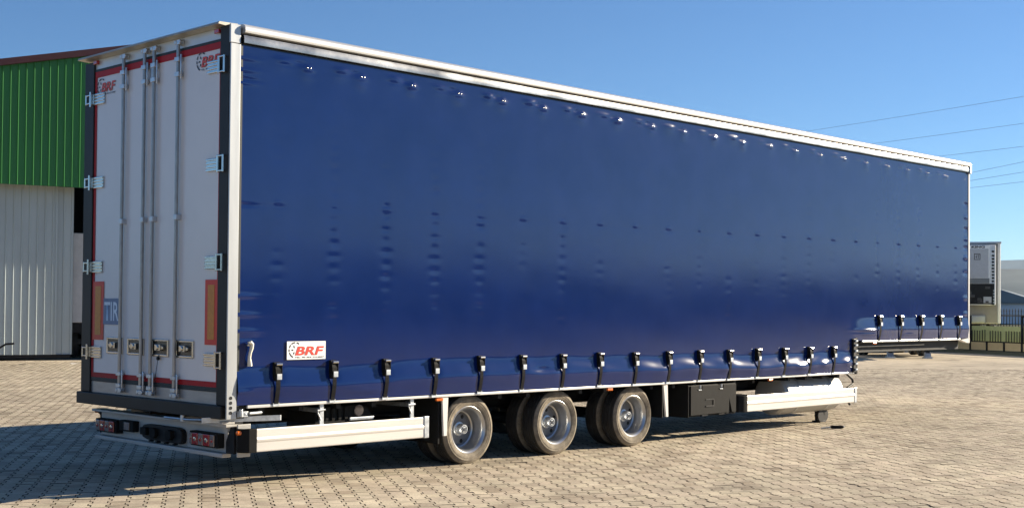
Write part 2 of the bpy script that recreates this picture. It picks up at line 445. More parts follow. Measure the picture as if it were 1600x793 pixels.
# unseen belt of trees, added off to the right so the curtain reflects something dark
def added_wood():
    r_ = np.random.default_rng(5)
    bm = bmesh.new(); bmesh.ops.create_icosphere(bm, subdivisions=2, radius=1.0); bm.verts.ensure_lookup_table()
    bv = np.array([v.co[:] for v in bm.verts]); bf = np.array([[v.index for v in f.verts] for f in bm.faces]); bm.free()
    vs = []; fs = []; x = -30.0; n_ = 0
    while x < 190:
        hgt_ = 2.4 + 3.4*r_.random(); w_ = 1.5 + 1.0*r_.random()
        for k in range(8):
            rr = w_*(.45+.45*r_.random()); c_ = np.array([x + r_.normal(0, 1.0), -66 + r_.normal(0, 2.2), hgt_*(.15 + .72*k/8)])
            vs.append(bv*rr + c_ + r_.normal(0, rr*.13, bv.shape)); fs.append(bf + n_); n_ += len(bv)
        x += 1.5 + 1.4*r_.random()
    me_ = bpy.data.meshes.new('added_wood'); me_.from_pydata(np.concatenate(vs).tolist(), [], np.concatenate(fs).tolist()); me_.update()
    o = link('added_wood', me_, mat('added_wood_foliage', (0.035, 0.055, 0.02), .8, var=.5, scale=1.2)); o['kind'] = 'stuff'
added_wood()

# ================================================================= SEMI TRAILER
TR = empty('curtain_side_trailer')
tag(TR, 'long dark blue curtain-sided semi-trailer with white rear doors parked in the yard', 'trailer')
L_, W_ = 13.89, 2.569
XS = [2.914, 4.223, 5.531]
XB0 = 0.493; DX = 0.6166
BK = [XB0 + DX*i for i in range(16)] + [10.36]
BKF = [11.005 + 0.629*i for i in range(5)]

# ---- curtain
def smooth(a, b, x): t = np.clip((x-a)/(b-a), 0, 1); return t*t*(3-2*t)
cr = np.random.default_rng(21)
NX = [cr.random(6)*6.28 for _ in range(4)]
def wob(x, k, s): return sum(np.sin(x*s*(1+0.63*i)+NX[k][i])/(1+i*0.6) for i in range(5))/2.6
dent_list = []
for i in range(-0, 22):
    xk = XB0 + DX*i
    if xk > 13.7: break
    strength = {0: .55, 1: 1.0, 2: 1.1, 3: .95, 4: .9, 5: .35, 6: .6, 7: .25, 8: .15, 9: .3, 10: .3, 11: .6, 12: .25, 13: .3, 14: .6, 15: .3, 16: .6, 17: .5, 18: .6, 19: .6, 20: .7, 21: .6}.get(i, .4)
    zc = 1.45 + cr.random()*0.08
    while zc < 3.45:
        env = math.exp(-((zc-2.3)/0.75)**2)*0.85 + 0.2
        if i >= 14: env = math.exp(-((zc-2.9)/0.45)**2)*0.9 + math.exp(-((zc-2.2)/0.3)**2)*0.4 + 0.1
        if cr.random() < 0.8:
            dent_list.append((xk + cr.normal(0, .008), zc, -0.0016*strength*env*(0.55+0.9*cr.random()), 0.040+0.024*cr.random(), 0.024+0.008*cr.random()))
        zc += 0.098 + cr.random()*0.028
    zs = 2.45 + 0.0095*xk
    dent_list.append((xk+0.02, zs-0.012, -0.0012*(0.3+0.9*cr.random()), 0.06, 0.018))
    dent_list.append((xk, zs+0.03, 0.002, 0.03, 0.016))
for i in range(22):
    xr = 0.806 + 0.6165*i
    if xr > 13.7: break
    f = 1.0 if i < 9 else 0.6
    dent_list.append((xr, 3.66, -0.004*f, 0.075, 0.024))
    dent_list.append((xr, 3.725, 0.004*f, 0.03, 0.012))
    dent_list.append((xr-0.24, 3.70, -0.003*f, 0.09, 0.018))
    dent_list.append((xr-0.10, 3.735, -0.004*f, 0.06, 0.014))
for i in range(16):
    xk = XB0 + DX*i
    dent_list.append((xk+.01, .955+.03*cr.random(), -(.010 if i < 7 else .005)*(.6+.8*cr.random()), .055, .05))
for zc, a in ((3.60, .006), (3.52, -.006), (3.49, .004), (1.66, .004), (1.50, .005), (1.36, .005), (1.30, -.004), (0.84, .006), (2.44, -.004), (3.70, .006)):
    dent_list.append((0.10, zc, a, 0.16, 0.016))
for zc, a in ((3.30, -.006), (3.1, .005), (2.9, -.006), (2.75, .004), (2.6, -.005), (2.45, .006), (2.2, -.004), (1.8, .004), (1.55, .005)):
    dent_list.append((13.80, zc, a, 0.07, 0.03))
for xc, zc, a, sx, sz in ((10.75, 1.31, .010, .3, .014), (10.7, 1.25, .006, .25, .012), (11.9, 1.24, .005, .2, .012), (8.9, 0.83, .010, .12, .04), (9.5, .85, .010, .1, .05), (10.1, .86, .010, .1, .05), (7.2, .84, .007, .16, .03), (3.9, .93, -.010, .14, .03), (1.5, 0.80, .006, .2, .03)):
    dent_list.append((xc, zc, a, sx, sz))
tents = []
for i in range(22):
    xr = 0.806 + 0.6165*i
    if xr > 13.7: break
    f = 1.0 if 0 < i < 8 else (.8 if i < 12 else .55)
    kx = 0.24 if xr < 1.5 else max(0.05, 0.20 - 0.02*xr)
    tents.append((xr - .02, 3.690 + .006*cr.normal(), .0115*f*(.85+.3*cr.random()), .065+.03*cr.random(), .023))
    tents.append((xr - .30 + .10*cr.random(), 3.742 + .006*cr.normal(), .0085*f*(.5+.7*cr.random()), .07+.05*cr.random(), .018))
def curtain_d(x, z, dents=True):
    x = np.asarray(x, float); z = np.asarray(z, float); x, z = np.broadcast_arrays(x, z)
    front = smooth(10.2, 10.8, x)
    d = np.zeros_like(x)
    for zb, w, f in ((0.73, 1-front, BK), (1.16, front, BKF)):
        h = z - zb
        pull = sum(np.exp(-((x-q)/0.07)**2) for q in f)
        amp = 0.032*(1.0 + 0.24*wob(x, 0, 1.1) + 0.30*smooth(4, 6, x)*(1-smooth(8.6, 9.6, x)))*(1-0.14*pull)
        sh = 0.022*wob(x, 1, 1.7) + 0.010*wob(x, 3, 5.3) - 0.03*smooth(6.5, 7.5, x) + 0.025*smooth(0.5, 2.5, x)*(1-smooth(4, 6, x))
        if zb > 1: amp = 0.024*(1+0.2*wob(x, 0, 1.1))*(1-0.3*pull); sh = 0.02
        d = d + w*(amp*(1-smooth(0.11+sh, 0.32+sh, h)) - (amp*0.62+0.004)*(1-smooth(-0.02, 0.16+sh*0.6, h)))
    d = d + 0.0007*wob(x*1.0+z*0.6, 2, 0.9)*smooth(1.0, 1.6, z)*(1-smooth(3.5, 3.8, z))
    d = d + 0.0005*wob(z*2.2+x*0.4, 3, 2.0)
    # slanting tension folds low down towards the step
    fo = smooth(8.2, 9.2, x)*(1-smooth(10.3, 10.37, x))*np.exp(-((z-.92)/.09)**2)
    d = d + 0.0018*fo*np.sin((x*2.1 - z*5.0)*6.0 + 1.2*wob(x, 2, 2.0))
    fo2 = smooth(3.0, 4.5, x)*(1-smooth(8.0, 9.0, x))*np.exp(-((z-.93)/.07)**2)
    d = d + 0.0022*fo2*np.sin((x*1.0 + z*3.0)*7.0 + 1.6*wob(x, 1, 1.6))
    if dents:
        for xc, zc, a, sx, sz in dent_list:
            mk = (np.abs(x-xc) < 3*sx) & (np.abs(z-zc) < 3*sz)
            if mk.any():
                d = np.where(mk, d + a*np.exp(-((x-xc)/sx)**2-((z-zc)/sz)**2), d)
        zs = 2.45 + 0.0095*x
        d = d - 0.0003*np.exp(-((z-zs)/0.013)**2)*(0.5+0.5*np.sign(wob(x, 1, 3.0)+0.5))
    # short folds where the cloth is pulled up by the rollers: steep above, long below
        for xc, zc, a, sx, su in tents:
            mk = (np.abs(x-xc) < 2.6*sx) & (z-zc < 2.6*su) & (z-zc > -.2)
            if mk.any():
                d = np.where(mk, d + a*np.exp(-((x-xc)/sx)**2)*np.exp(-((z-zc)/np.where(z > zc, su, .075))**2), d)
    return d
xs_ = np.concatenate([np.arange(0.09, 10.37, 0.018), np.arange(10.372, 13.875, 0.020), [13.875]])
zs_ = np.concatenate([np.arange(0.728, 1.155, 0.010), [1.16], np.arange(1.172, 3.815, 0.0125)])
X, Z = np.meshgrid(xs_, zs_, indexing='ij')
D = np.zeros_like(X)
for a in range(0, len(xs_), 120): D[a:a+120] = curtain_d(X[a:a+120], Z[a:a+120])
nx, nz = X.shape
vid = np.arange(nx*nz).reshape(nx, nz)
q = np.stack([vid[:-1, :-1], vid[1:, :-1], vid[1:, 1:], vid[:-1, 1:]], -1)
xm = (X[:-1, :-1]+X[1:, :-1])/2; zm = (Z[:-1, :-1]+Z[:-1, 1:])/2
q = q[~((xm > 10.371) & (zm < 1.16))]
used = np.zeros(nx*nz, bool); used[q.ravel()] = True; remap = np.cumsum(used)-1
co = np.stack([X.ravel(), -D.ravel()-0.004, Z.ravel()], -1)[used]
me = bpy.data.meshes.new('curtain'); me.from_pydata(co.tolist(), [], remap[q].tolist()); me.update()
curtain = link('curtain', me, M_curtain, TR, smooth='all'); curtain['label'] = 'dark blue tarpaulin side curtain'

# ---- tension straps with over-centre buckles
def strap_parts(zb):
    """strap with buckle for a curtain bottom at zb; local x = 0 on the strap's centre line."""
    y0 = -0.03
    st = MB(); path = [(0.225, -0.040), (0.19, -0.047), (0.14, -0.046), (0.08, -0.036), (0.03, -0.024), (0.0, -0.022)]
    poly_ = [(p[1], zb+p[0]) for p in path] + [(p[1]+0.004, zb+p[0]) for p in reversed(path)]
    st.prism(poly_, 0, -0.022, 0.022)
    strap_me = st.mesh('strap')
    b = MB()
    b.prism([(0.0, zb+.20), (-.028, zb+.205), (-.058, zb+.235), (-.056, zb+.30), (-.045, zb+.335), (-.030, zb+.362), (0.0, zb+.362)], 0, -.034, .026)
    b.box(.0262, .031, -.060, -.010, zb+.235, zb+.35)
    lv = MB(); lv.box(-.027, .022, -.068, -.0585, zb+.212, zb+.262)
    rl = MB(); rl.tube([(-.03, -.054, zb+.345), (.03, -.054, zb+.345)], .013, 8)
    hk = MB(); hk.box(-.033, .033, -.018, -.0085, zb-.022, zb+.008)
    return strap_me, b.mesh('buckle'), lv.mesh('lever'), rl.mesh('roller'), hk.mesh('hook')
for zb, xsb in ((0.73, BK[:16]), (1.16, BKF)):
    sm, bme, lme, rme, hme = strap_parts(zb)
    for xk in xsb:
        jx = xk + random.uniform(-.006, .006); jz = random.uniform(-.006, .006)
        s = link('strap', sm, M_strap, TR); s.location = (jx, random.uniform(-.003, .003), jz)
        link('buckle', bme, M_plastic, s); link('lever', lme, M_galv, s); link('roller', rme, M_chrome, s); link('hook', hme, M_galv, s)

# ---- curtain roller plates under the roof rail
rv = MB()
rv.lathe([(0.0, -.006), (.005, -.005), (.008, 0.0)], (0, 0, 0), 'y', 8)
rvm = rv.mesh('roller_rivets')
for i in range(22):
    xr = 0.806 + 0.6165*i
    if xr > 13.8: break
    for dx_ in (-.018, .018):
        o = link('roller_rivet', rvm, M_chrome, TR); o.location = (xr+dx_, -float(curtain_d(xr+dx_, 3.705))-0.004, 3.705)

# ---- sticker and white hook on the curtain
def logo(parent, to, x0, z0, w, h, plate=True):
    """emblem + red italic letters; to(x,z,lift) gives a Matrix whose local X/Y run along the surface."""
    M = to
    if plate:
        bx_ = MB(); bx_.add([(0, 0, 0), (w, 0, 0), (w, h, 0), (0, h, 0), (0, 0, .002), (w, 0, .002), (w, h, .002), (0, h, .002)], [(0, 3, 2, 1), (4, 5, 6, 7), (0, 1, 5, 4), (1, 2, 6, 5), (2, 3, 7, 6), (3, 0, 4, 7)])
        me_ = bx_.mesh('sticker'); me_.transform(M(x0, z0, 0.0)); pl = link('sticker', me_, M_vinyl, parent); pl['label'] = 'white sticker with red BRF lettering'
        par = pl
    else: par = parent
    em = MB(); cx, cy, r1, r0 = 0.27*w*0.78, 0.52*h, 0.45*h, 0.375*h
    for a0, a1 in ((52, 78), (92, 128), (137, 163), (172, 192), (198, 250)):
        k = 6; pts_o = []; pts_i = []
        for i in range(k+1):
            a = R(a0+(a1-a0)*i/k); pts_o.append((cx+r1*math.cos(a), cy+r1*math.sin(a), .003)); pts_i.append((cx+r0*math.cos(a), cy+r0*math.sin(a), .003))
        em.add(pts_o+pts_i, [(i, i+1, i+k+2, i+k+1) for i in range(k)])
    for a in (115, 180, 240):
        t = R(a); c_, s_ = math.cos(t), math.sin(t)
        pt = [(0.10, 0), (0.19, 0.05), (0.30, 0.0), (0.19, -.05)]
        em.add([(cx+h*(u*c_-v*s_), cy+h*(u*s_+v*c_), .003) for u, v in pt], [(0, 1, 2, 3)])
    me_ = em.mesh('emblem'); me_.transform(M(x0, z0, 0)); link('logo_emblem', me_, M_logo_dark, par)
    sh = M(x0+0.215*w if M is not REARM else x0-0.215*w, z0+0.235*h, 0)
    for nm, off, mt, lift in (('letter_outline', .013, M_logo_dark, .0032), ('logo_lettering', .008, M_logo_red, .0042)):  # dark outline printed under the red letters
        me_ = text_mesh('BRF', 0.66*h, Matrix.Identity(4), shear=.22, bold=off*h*1.6, width=0.75*w)
        for v in me_.vertices: v.co.z += lift
        if nm == 'letter_outline':
            for v in me_.vertices: v.co.x += .003*w; v.co.y -= .010*h
        me_.transform(M(x0, z0, 0) @ Matrix.Translation((0.205*w, 0.235*h, 0))); link(nm, me_, mt, par)
    me_ = text_mesh('TEL: 90 364 2314897', 0.11*h, Matrix.Identity(4), bold=.002*h, width=0.76*w)
    for v in me_.vertices: v.co.z += .0036
    me_.transform(M(x0, z0, 0) @ Matrix.Translation((0.20*w, 0.075*h, 0))); link('phone_number', me_, M_logo_dark, par)
SIDEM = lambda x, z, l: SIDE(x, z, -0.013 - l)
REARM = lambda y, z, l: REAR(y, z, -0.002 - l)
logo(TR, SIDEM, 0.599, 1.106, 0.423, 0.161)
hk = MB(); pts = [(0.185, -.03, 1.235), (0.19, -.032, 1.258), (0.205, -.034, 1.265), (0.222, -.032, 1.25), (0.220, -.03, 1.215), (0.207, -.028, 1.17), (0.200, -.028, 1.13), (0.203, -.028, 1.09), (0.206, -.026, 1.062)]
hk.tube(pts, [.014, .016, .018, .018, .017, .013, .014, .02, .022], 8)
hk.build('webbing_tail', M_cream, TR, smooth=True)['label'] = 'cream pull handle on the curtain'

# ---- roof, rails, front wall, far side
rail = MB()
rail.prism([(-.010, 3.905), (-.046, 3.912), (-.052, 3.93), (-.050, 3.955), (-.040, 3.972), (-.012, 3.988), (.10, 3.992), (.10, 3.905)], 0, 0.105, 13.90)
rail.build('roof_rail', M_alu_bright, TR, smooth=True)
rl2 = MB(); rl2.prism([(-.012, 3.822), (-.030, 3.826), (-.033, 3.86), (-.024, 3.893), (-.006, 3.899), (.05, 3.899), (.05, 3.822)], 0, 0.107, 13.895)
rl2.build('curtain_track', M_alu_low, TR, smooth=True)
MB().box(.11, 13.86, .0, .045, 3.79, 3.818).build('track_seal', M_seal, TR)
rf = MB(); rf.prism([(.06, 3.94), (.3, 3.985), (1.28, 3.996), (2.27, 3.985), (2.51, 3.94), (2.51, 3.90), (.06, 3.90)], 0, 0.02, 13.88); rf.build('roof', M_white, TR)
MB().box(.1, 13.88, 2.52, 2.57, 3.82, 3.985).build('roof_rail', M_alu_bright, TR, bevel=.01)
MB().box(.1, 13.86, 2.545, 2.555, 1.16, 3.82).build('curtain', M_curtain, TR)
MB().box(.1, 10.36, 2.546, 2.556, .73, 1.16).build('curtain_skirt', M_curtain, TR)
fwl = MB(); fwl.box(13.872, 13.905, .02, 2.55, 1.10, 3.975); fwl.build('front_wall', M_white, TR)
fp_ = MB(); fp_.box(13.878, 13.925, -.014, .03, 1.10, 3.90); fp_.build('front_post', M_white, TR, bevel=.006)
cb_ = MB(); cb_.prism([(13.62, 1.135), (13.93, 1.165), (13.93, 1.085), (13.84, 1.085)], 1, -.012, .06); cb_.build('corner_bracket', M_white, TR)
MB().cbox((13.90, 0.0, 3.86), (.06, .09, .12)).build('rail_end_cap', M_galv, TR, bevel=.008)

# ---- rear frame
post_h = (0.615, 3.985)
fr = MB(); fr.box(-.016, .08, .006, .148, .728, 3.972); fr.build('frame_post', M_frame_black, TR, bevel=.006)
fr = MB(); fr.box(-.016, .08, 2.372, 2.552, .728, 3.945); fr.build('frame_post', M_frame_black, TR, bevel=.006)
ap = MB(); ap.box(-.013, .086, -.012, .004, .614, 3.812); ap.box(-.020, .082, -.016, .0042, 3.815, 3.975)
ap.build('corner_post', mat('post_alu', (0.44, 0.455, 0.46), .38, .5, var=.08, scale=3, stretch=(4, 4, .4), rvar=.06), TR, bevel=.003)['label'] = 'bright aluminium rear corner post'
MB().box(.0865, .112, -.006, .03, .72, 3.80).build('post_seal', M_seal, TR)
for k in range(4):
    MB().lathe([(0, 0), (.0145, 0), (.0145, -.002)], (.028, -.0125, .668+.042*k), 'y', 16).build('bolt_hole_disc', M_hole_shade, TR)  # flat dark disc, the hole's shade is in its colour
hd = MB(); hd.box(.004, .06, .148, 2.372, 3.872, 3.965); hd.build('header', M_header, TR)
tr_ = MB(); tr_.prism([(-.095, 3.972), (-.085, 3.992), (.10, 3.998), (.10, 3.968), (-.02, 3.966)], 1, .06, 2.56); tr_.build('roof_lip', mat('roof_lip_alu', (0.55, 0.50, 0.40), .38, .6, var=.1), TR)
for y in (.16, 2.30):
    MB().box(-.03, .004, y, y+.07, 3.915, 3.955).build('marker_light', M_lens_red, TR, bevel=.006)
sl = MB(); sl.box(.004, .07, .148, 2.372, .728, .834); sl.build('sill_strip', M_sill, TR)
bs = MB(); bs.box(-.045, .20, .03, 2.585, .612, .7265); bs.build('rear_sill', M_frame_black, TR, bevel=.008)

# ---- doors (outer skin at x = 0)
def door(y0, y1, hinge_side, bars, trays):
    d = MB(); d.box(.0, .05, y0, y1, .838, 3.868)
    D_ = d.build('door', M_door, TR, bevel=.004); D_['label'] = 'glossy white rear door'
    f = -.0025
    MB().box(f-.004, f, y0+.004, y1-.004, 3.845, 3.868).build('top_seal', M_seal, D_)
    MB().box(f-.002, f, y0+.004, y1-.004, 3.785, 3.8445).build('red_trim', M_red, D_)
    MB().box(f-.002, f, y0+.004, y1-.004, .876, .922).build('red_trim', M_red, D_)
    MB().box(f-.004, f, y0+.004, y1-.004, .839, .8755).build('bottom_seal', M_seal, D_)
    ye = (y0+.003, y0+.02) if hinge_side < 0 else (y1-.045, y1-.003)
    MB().box(f-.002, f, ye[0], ye[1], .9225, 3.7845).build('red_trim', M_red, D_)
    for yb in bars:
        b = MB(); b.tube([(-.032, yb, .80), (-.032, yb, 3.90)], .0165, 10)
        B_ = b.build('lock_bar', M_bar, D_, smooth=True)
        for zz, s in ((3.92, 1), (.775, -1)):
            k = MB(); k.box(-.045, .002, yb-.045, yb+.03, zz-.022, zz+.022)
            k.tube([(-.05, yb+.03, zz), (-.012, yb+.03, zz)], .02, 8)
            k.tube([(-.05, yb-.045, zz), (-.012, yb-.045, zz)], .016, 8)
            k.build('cam_keeper', M_galv, D_, bevel=.004)
        for zz, hh in ((3.70, .11), (.875, .09)):
            g_ = MB(); g_.box(-.052, -.006, yb-.040, yb+.034, zz-hh*.80, zz-hh*.42); g_.box(-.052, -.006, yb-.040, yb+.034, zz+hh*.42, zz+hh*.80)
            g_.tube([(-.030, yb-.046, zz-hh), (-.030, yb-.046, zz+hh)], .010, 8)
            g_.build('bar_guide', M_galv, D_, bevel=.003, smooth=True)
        MB().box(-.052, -.001, yb-.035, yb+.022, 2.335, 2.385).build('bar_guide', M_galv, D_, bevel=.006)
    for yt in trays:
        t = MB(); w2, h2 = .150, .078
        t.box(-.016, -.002, yt-w2, yt-w2+.022, 1.19-h2, 1.19+h2); t.box(-.016, -.002, yt+w2-.022, yt+w2, 1.19-h2, 1.19+h2)
        t.box(-.017, -.002, yt-w2+.022, yt+w2-.022, 1.19+h2-.020, 1.19+h2); t.box(-.017, -.002, yt-w2+.022, yt+w2-.022, 1.19-h2, 1.19-h2+.020)
        t.build('handle_tray', M_chrome, D_, bevel=.005)
        MB().box(-.006, -.002, yt-w2+.0225, yt+w2-.0225, 1.19-h2+.0205, 1.19+h2-.0205).build('tray_back', mat('tray_dark', (.09, .088, .083), .25, .7, var=.3, scale=30), D_)
        s = -1 if hinge_side < 0 else 1
        h = MB(); h.box(-.040, -.0065, yt-.05, yt+.045, 1.165, 1.222); h.tube([(-.05, yt+.0, 1.195), (-.0065, yt+.0, 1.195)], .024, 12)
        h.prism([(yt+s*.05, 1.175), (yt+s*.085, 1.18), (yt+s*.085, 1.205), (yt+s*.05, 1.212)], 0, -.03, -.0065)
        h.build('door_handle', M_chrome, D_, bevel=.004)
    for zz in ((3.638, 2.789, 1.946, 1.111) if hinge_side < 0 else (3.577, 2.762, 1.942, 1.118)):
        h = MB(); ya, yb_ = (y0+.012, y0+.20) if hinge_side < 0 else (y1-.20, y1-.012)
        h.box(-.012, -.0052, ya, yb_, zz-.056, zz+.056)
        for q in (-.045, -.015, .015, .045): h.box(-.022, -.012, ya, yb_-.0, zz+q-.010, zz+q+.006)
        yk = y0-.02 if hinge_side < 0 else y1+.02
        pk = y0-.10 if hinge_side < 0 else y1+.105
        for q in ((-.07, .058) if hinge_side < 0 else (-.045, .033)): h.box(-.050, -.0165, min(yk, pk), max(yk, pk), zz+q, zz+q+.013)
        hl = .075 if hinge_side < 0 else .05
        h.tube([(-.04, pk, zz-hl), (-.04, pk, zz+hl)], .011, 8); h.tube([(-.04, yk, zz-.075), (-.04, yk, zz+.075)], .013, 8)
        h.box(-.03, -.012, min(yk, ya if hinge_side < 0 else yb_), max(yk, ya if hinge_side < 0 else yb_), zz-.05, zz+.05)
        h.build('hinge', M_chrome, D_, bevel=.003)
    return D_
DR = door(.150, 1.268, -1, (.80, 1.212), (.672, 1.085))
DL = door(1.292, 2.370, 1, (1.768, 1.382), (1.905, 1.515))
MB().box(.006, .03, 1.2685, 1.2915, .84, 3.868).build('door_gap_seal', M_seal, TR)
mb = MB().box(-.012, -.004, 1.235, 1.325, 3.66, 3.80); mb.build('centre_plate', M_galv, TR, bevel=.003)
for D_, ya, yb in ((DR, .152, .350), (DL, 2.136, 2.342)):
    a = MB().box(-.0072, -.0048, ya, yb, 1.238, 1.80).build('reflector_panel', M_refl_red, D_)
    link('reflector_centre', MB().box(-.0092, -.0073, ya+.05, yb-.045, 1.285, 1.755).mesh('r'), M_refl_amber, D_)
MB().box(-.009, -.0048, 1.815, 2.134, 1.388, 1.636).build('sign_plate', M_tir_blue, DL)['label'] = 'blue plate with the pale letters TIR'
me_ = text_mesh('TIR', .25, Matrix.Identity(4), bold=.004, width=.275)
for v in me_.vertices: v.co.z += .0105
me_.transform(REAR(2.112, 1.424, 0)); link('sign_lettering', me_, M_tir_txt, DL)
logo(DR, REARM, .541, 3.613, .385, .185, plate=False)
logo(DL, REARM, 2.318, 3.592, .365, .185, plate=False)
sc_ = MB(); sc_.tube([(-.02, 1.085, 1.125), (-.022, 1.09, 1.10), (-.024, 1.13, .93), (-.02, 1.14, .86)], .003, 5); sc_.lathe([(0, -.012), (.016, -.01), (.018, .01), (0, .012)], (-.024, 1.088, 1.095), 'x', 8)
sc_.build('seal_cord', M_black, DR)

# ---- rear bumper and lights
bp_ = MB(); bp_.box(.165, .195, .24, 2.47, .298, .532); bp_.box(.065, .195, .115, 2.478, .5325, .556); bp_.box(.105, .195, .225, 2.487, .262, .2975); bp_.box(.165, .30, .085, .0995, .272, .556)
bp_.box(.2, .5, .5, .6, .35, .61); bp_.box(.2, .5, 1.95, 2.05, .35, .61); bp_.box(.03, .16, .12, .30, .5565, .585)
BMP = bp_.build('rear_bumper', M_bumper, TR, bevel=.006); MB().prism([(.115, .30), (.238, .30), (.238, .40), (.17, .53), (.115, .53)], 0, .15, .19).build('bumper_arm', M_black, BMP); BMP['label'] = 'grey rear bumper with lamps'
def tail_light(ya, yb, segs):
    h = MB(); c = .03
    h.prism([(yb, .465), (ya+.0, .465), (ya, .338), (yb-c, .338), (yb, .36)], 0, .092, .165)
    H = h.build('tail_light', M_plastic, TR, bevel=.006)
    n = sum(s[1] for s in segs); y = yb-.02; tot = yb-ya-.05
    for mt, w in segs:
        wd = tot*w/n
        MB().prism([(y, .35), (y, .452), (y-wd+.006, .452), (y-wd+.006, .35)], 0, .078, .0918).build('lens', mt, H, bevel=.006); y -= wd
        MB().lathe([(0, -.008), (wd*.18, -.005), (wd*.22, .002)], (.077, y+wd/2, .40), 'x', 14).build('bulb_cup', M_chrome if mt is M_lens_red else M_lens_red, H, smooth=True)
    return H
tail_light(.285, .735, [(M_lens_clear, .45), (M_lens_red, 1), (M_lens_clear, .9), (M_lens_red, 1.1), (M_lens_clear, .8)])
tail_light(2.035, 2.445, [(M_lens_clear, .8), (M_lens_red, 1), (M_lens_clear, .8), (M_lens_red, 1.0)])
pl = MB().box(.10, .165, 1.735, 2.00, .372, .475).build('plate_lamp', M_plastic, TR, bevel=.01)
MB().box(.092, .0995, 1.80, 1.90, .388, .46).build('lamp_glass', M_lens_clear, pl, bevel=.004)
ps = MB(); ps.prism([(.89, .36), (.90, .335), (.93, .325), (1.50, .325), (1.585, .345), (1.59, .37), (1.59, .44), (1.56, .46), (1.5, .468), (.98, .468), (.92, .455), (.89, .43)], 0, .11, .165)
PS = ps.build('socket_panel', M_black, TR, bevel=.008)
for y in (1.08, 1.35):
    s = MB(); s.tube([(.075, y, .395), (.11, y, .395)], .05, 16); s.box(.07, .11, y-.06, y-.045, .37, .44); s.build('socket', M_plastic, PS, bevel=.004)
s = MB(); s.box(.07, .11, 1.46, 1.56, .37, .44); s.build('socket', M_plastic, PS, bevel=.006)
for y in (1.0, 1.15, 1.3, 1.42): MB().box(.10, .14, y, y+.03, .3085, .3245).build('panel_lug', M_black, PS)
for y, z in ((.045, .487), (2.53, .525)):
    a = MB(); a.tube([(.20, .11 if y < 1 else 2.46, .47), (.17, y, z)], .02, 8); a.build('marker_arm', M_black, TR)
    MB().lathe([(0, -.024), (.018, -.018), (.02, .016), (0, .02)], (.15, y, z), 'x', 10).build('marker_light', M_lens_orange, TR, smooth=True)
b = MB(); b.prism([(-.12, .20), (-.10, .215), (.58, .03), (.56, .015)], 2, .575, .622); b.build('guard_stay', M_galv, TR, bevel=.002)
b = MB(); b.tube([(.0, 1.0, .57), (.0, .62, .572), (.0, .30, .59)], .012, 8); b.tube([(.0, .70, .555), (.0, .70, .61)], .02, 8); b.build('release_rod', M_galv, TR)
b = MB(); b.box(.095, .20, -.02, .03, .628, .675); b.tube([(.12, -.03, .63), (.12, -.03, .695)], .017, 10); b.tube([(.21, -.02, .655), (.34, -.012, .658)], .014, 8); b.lathe([(0, -.004), (.012, -.003), (.012, .0)], (.175, -.021, .652), 'y', 10)
b.build('curtain_tensioner', M_galv, TR, bevel=.003)

# ---- floor, side rail, chassis
MB().box(.10, 10.34, .02, 2.54, .745, .86).build('floor', M_black, TR)
MB().box(10.34, 13.86, .02, 2.54, 1.165, 1.26).build('floor', M_black, TR)
MB().box(10.34, 10.375, .02, 2.54, .70, 1.165).build('step_wall', M_black, TR)
MB().box(.20, 10.33, -.008, .019, .698, .724).build('side_rail', M_alu_bright, TR, bevel=.004)
MB().box(10.55, 13.60, -.010, .019, 1.132, 1.156).build('side_rail', M_alu_bright, TR, bevel=.004)
for y in (.72, 1.85):
    b = MB(); b.box(.35, 10.6, y-.06, y+.06, .733, .7445); b.box(.35, 10.6, y-.008, y+.008, .50, .733); b.box(.35, 10.6, y-.06, y+.06, .488, .50)
    b.build('chassis_beam', M_black, TR)
cm_ = MB().box(.4, .45, .10, 2.45, .64, .744).mesh('cross_member')
for i in range(24): link('cross_member', cm_, M_black, TR).location = (i*.42, 0, 0)
b = MB(); b.box(10.38, 13.80, .12, 2.45, .985, 1.13); b.box(12.1, 12.9, .9, 1.67, .94, .985); b.build('gooseneck_frame', M_black, TR)
b = MB(); b.tube([(12.4, 1.28, .86), (12.4, 1.28, .95)], .04, 12); b.build('king_pin', M_galv, TR)
MB().tube([(10.5, .10, 1.07), (12.6, .10, 1.075)], .008, 6).build('conduit', M_galv, TR)
st_ = MB(); st_.box(10.255, 10.335, -.038, .02, .715, 1.19); ST = st_.build('step_tensioner', M_black, TR, bevel=.008)
for zz in (.76, .84, .93, 1.02, 1.10, 1.16):
    k = MB(); k.tube([(10.29, -.05, zz-.015), (10.29, -.05, zz+.015)], .012, 8); k.box(10.30, 10.36, -.047, -.039, zz-.012, zz+.012); k.build('clip', M_galv, ST)
MB().box(10.34, 10.40, -.02, .05, .69, 1.20).build('step_post', M_plastic, TR, bevel=.01)

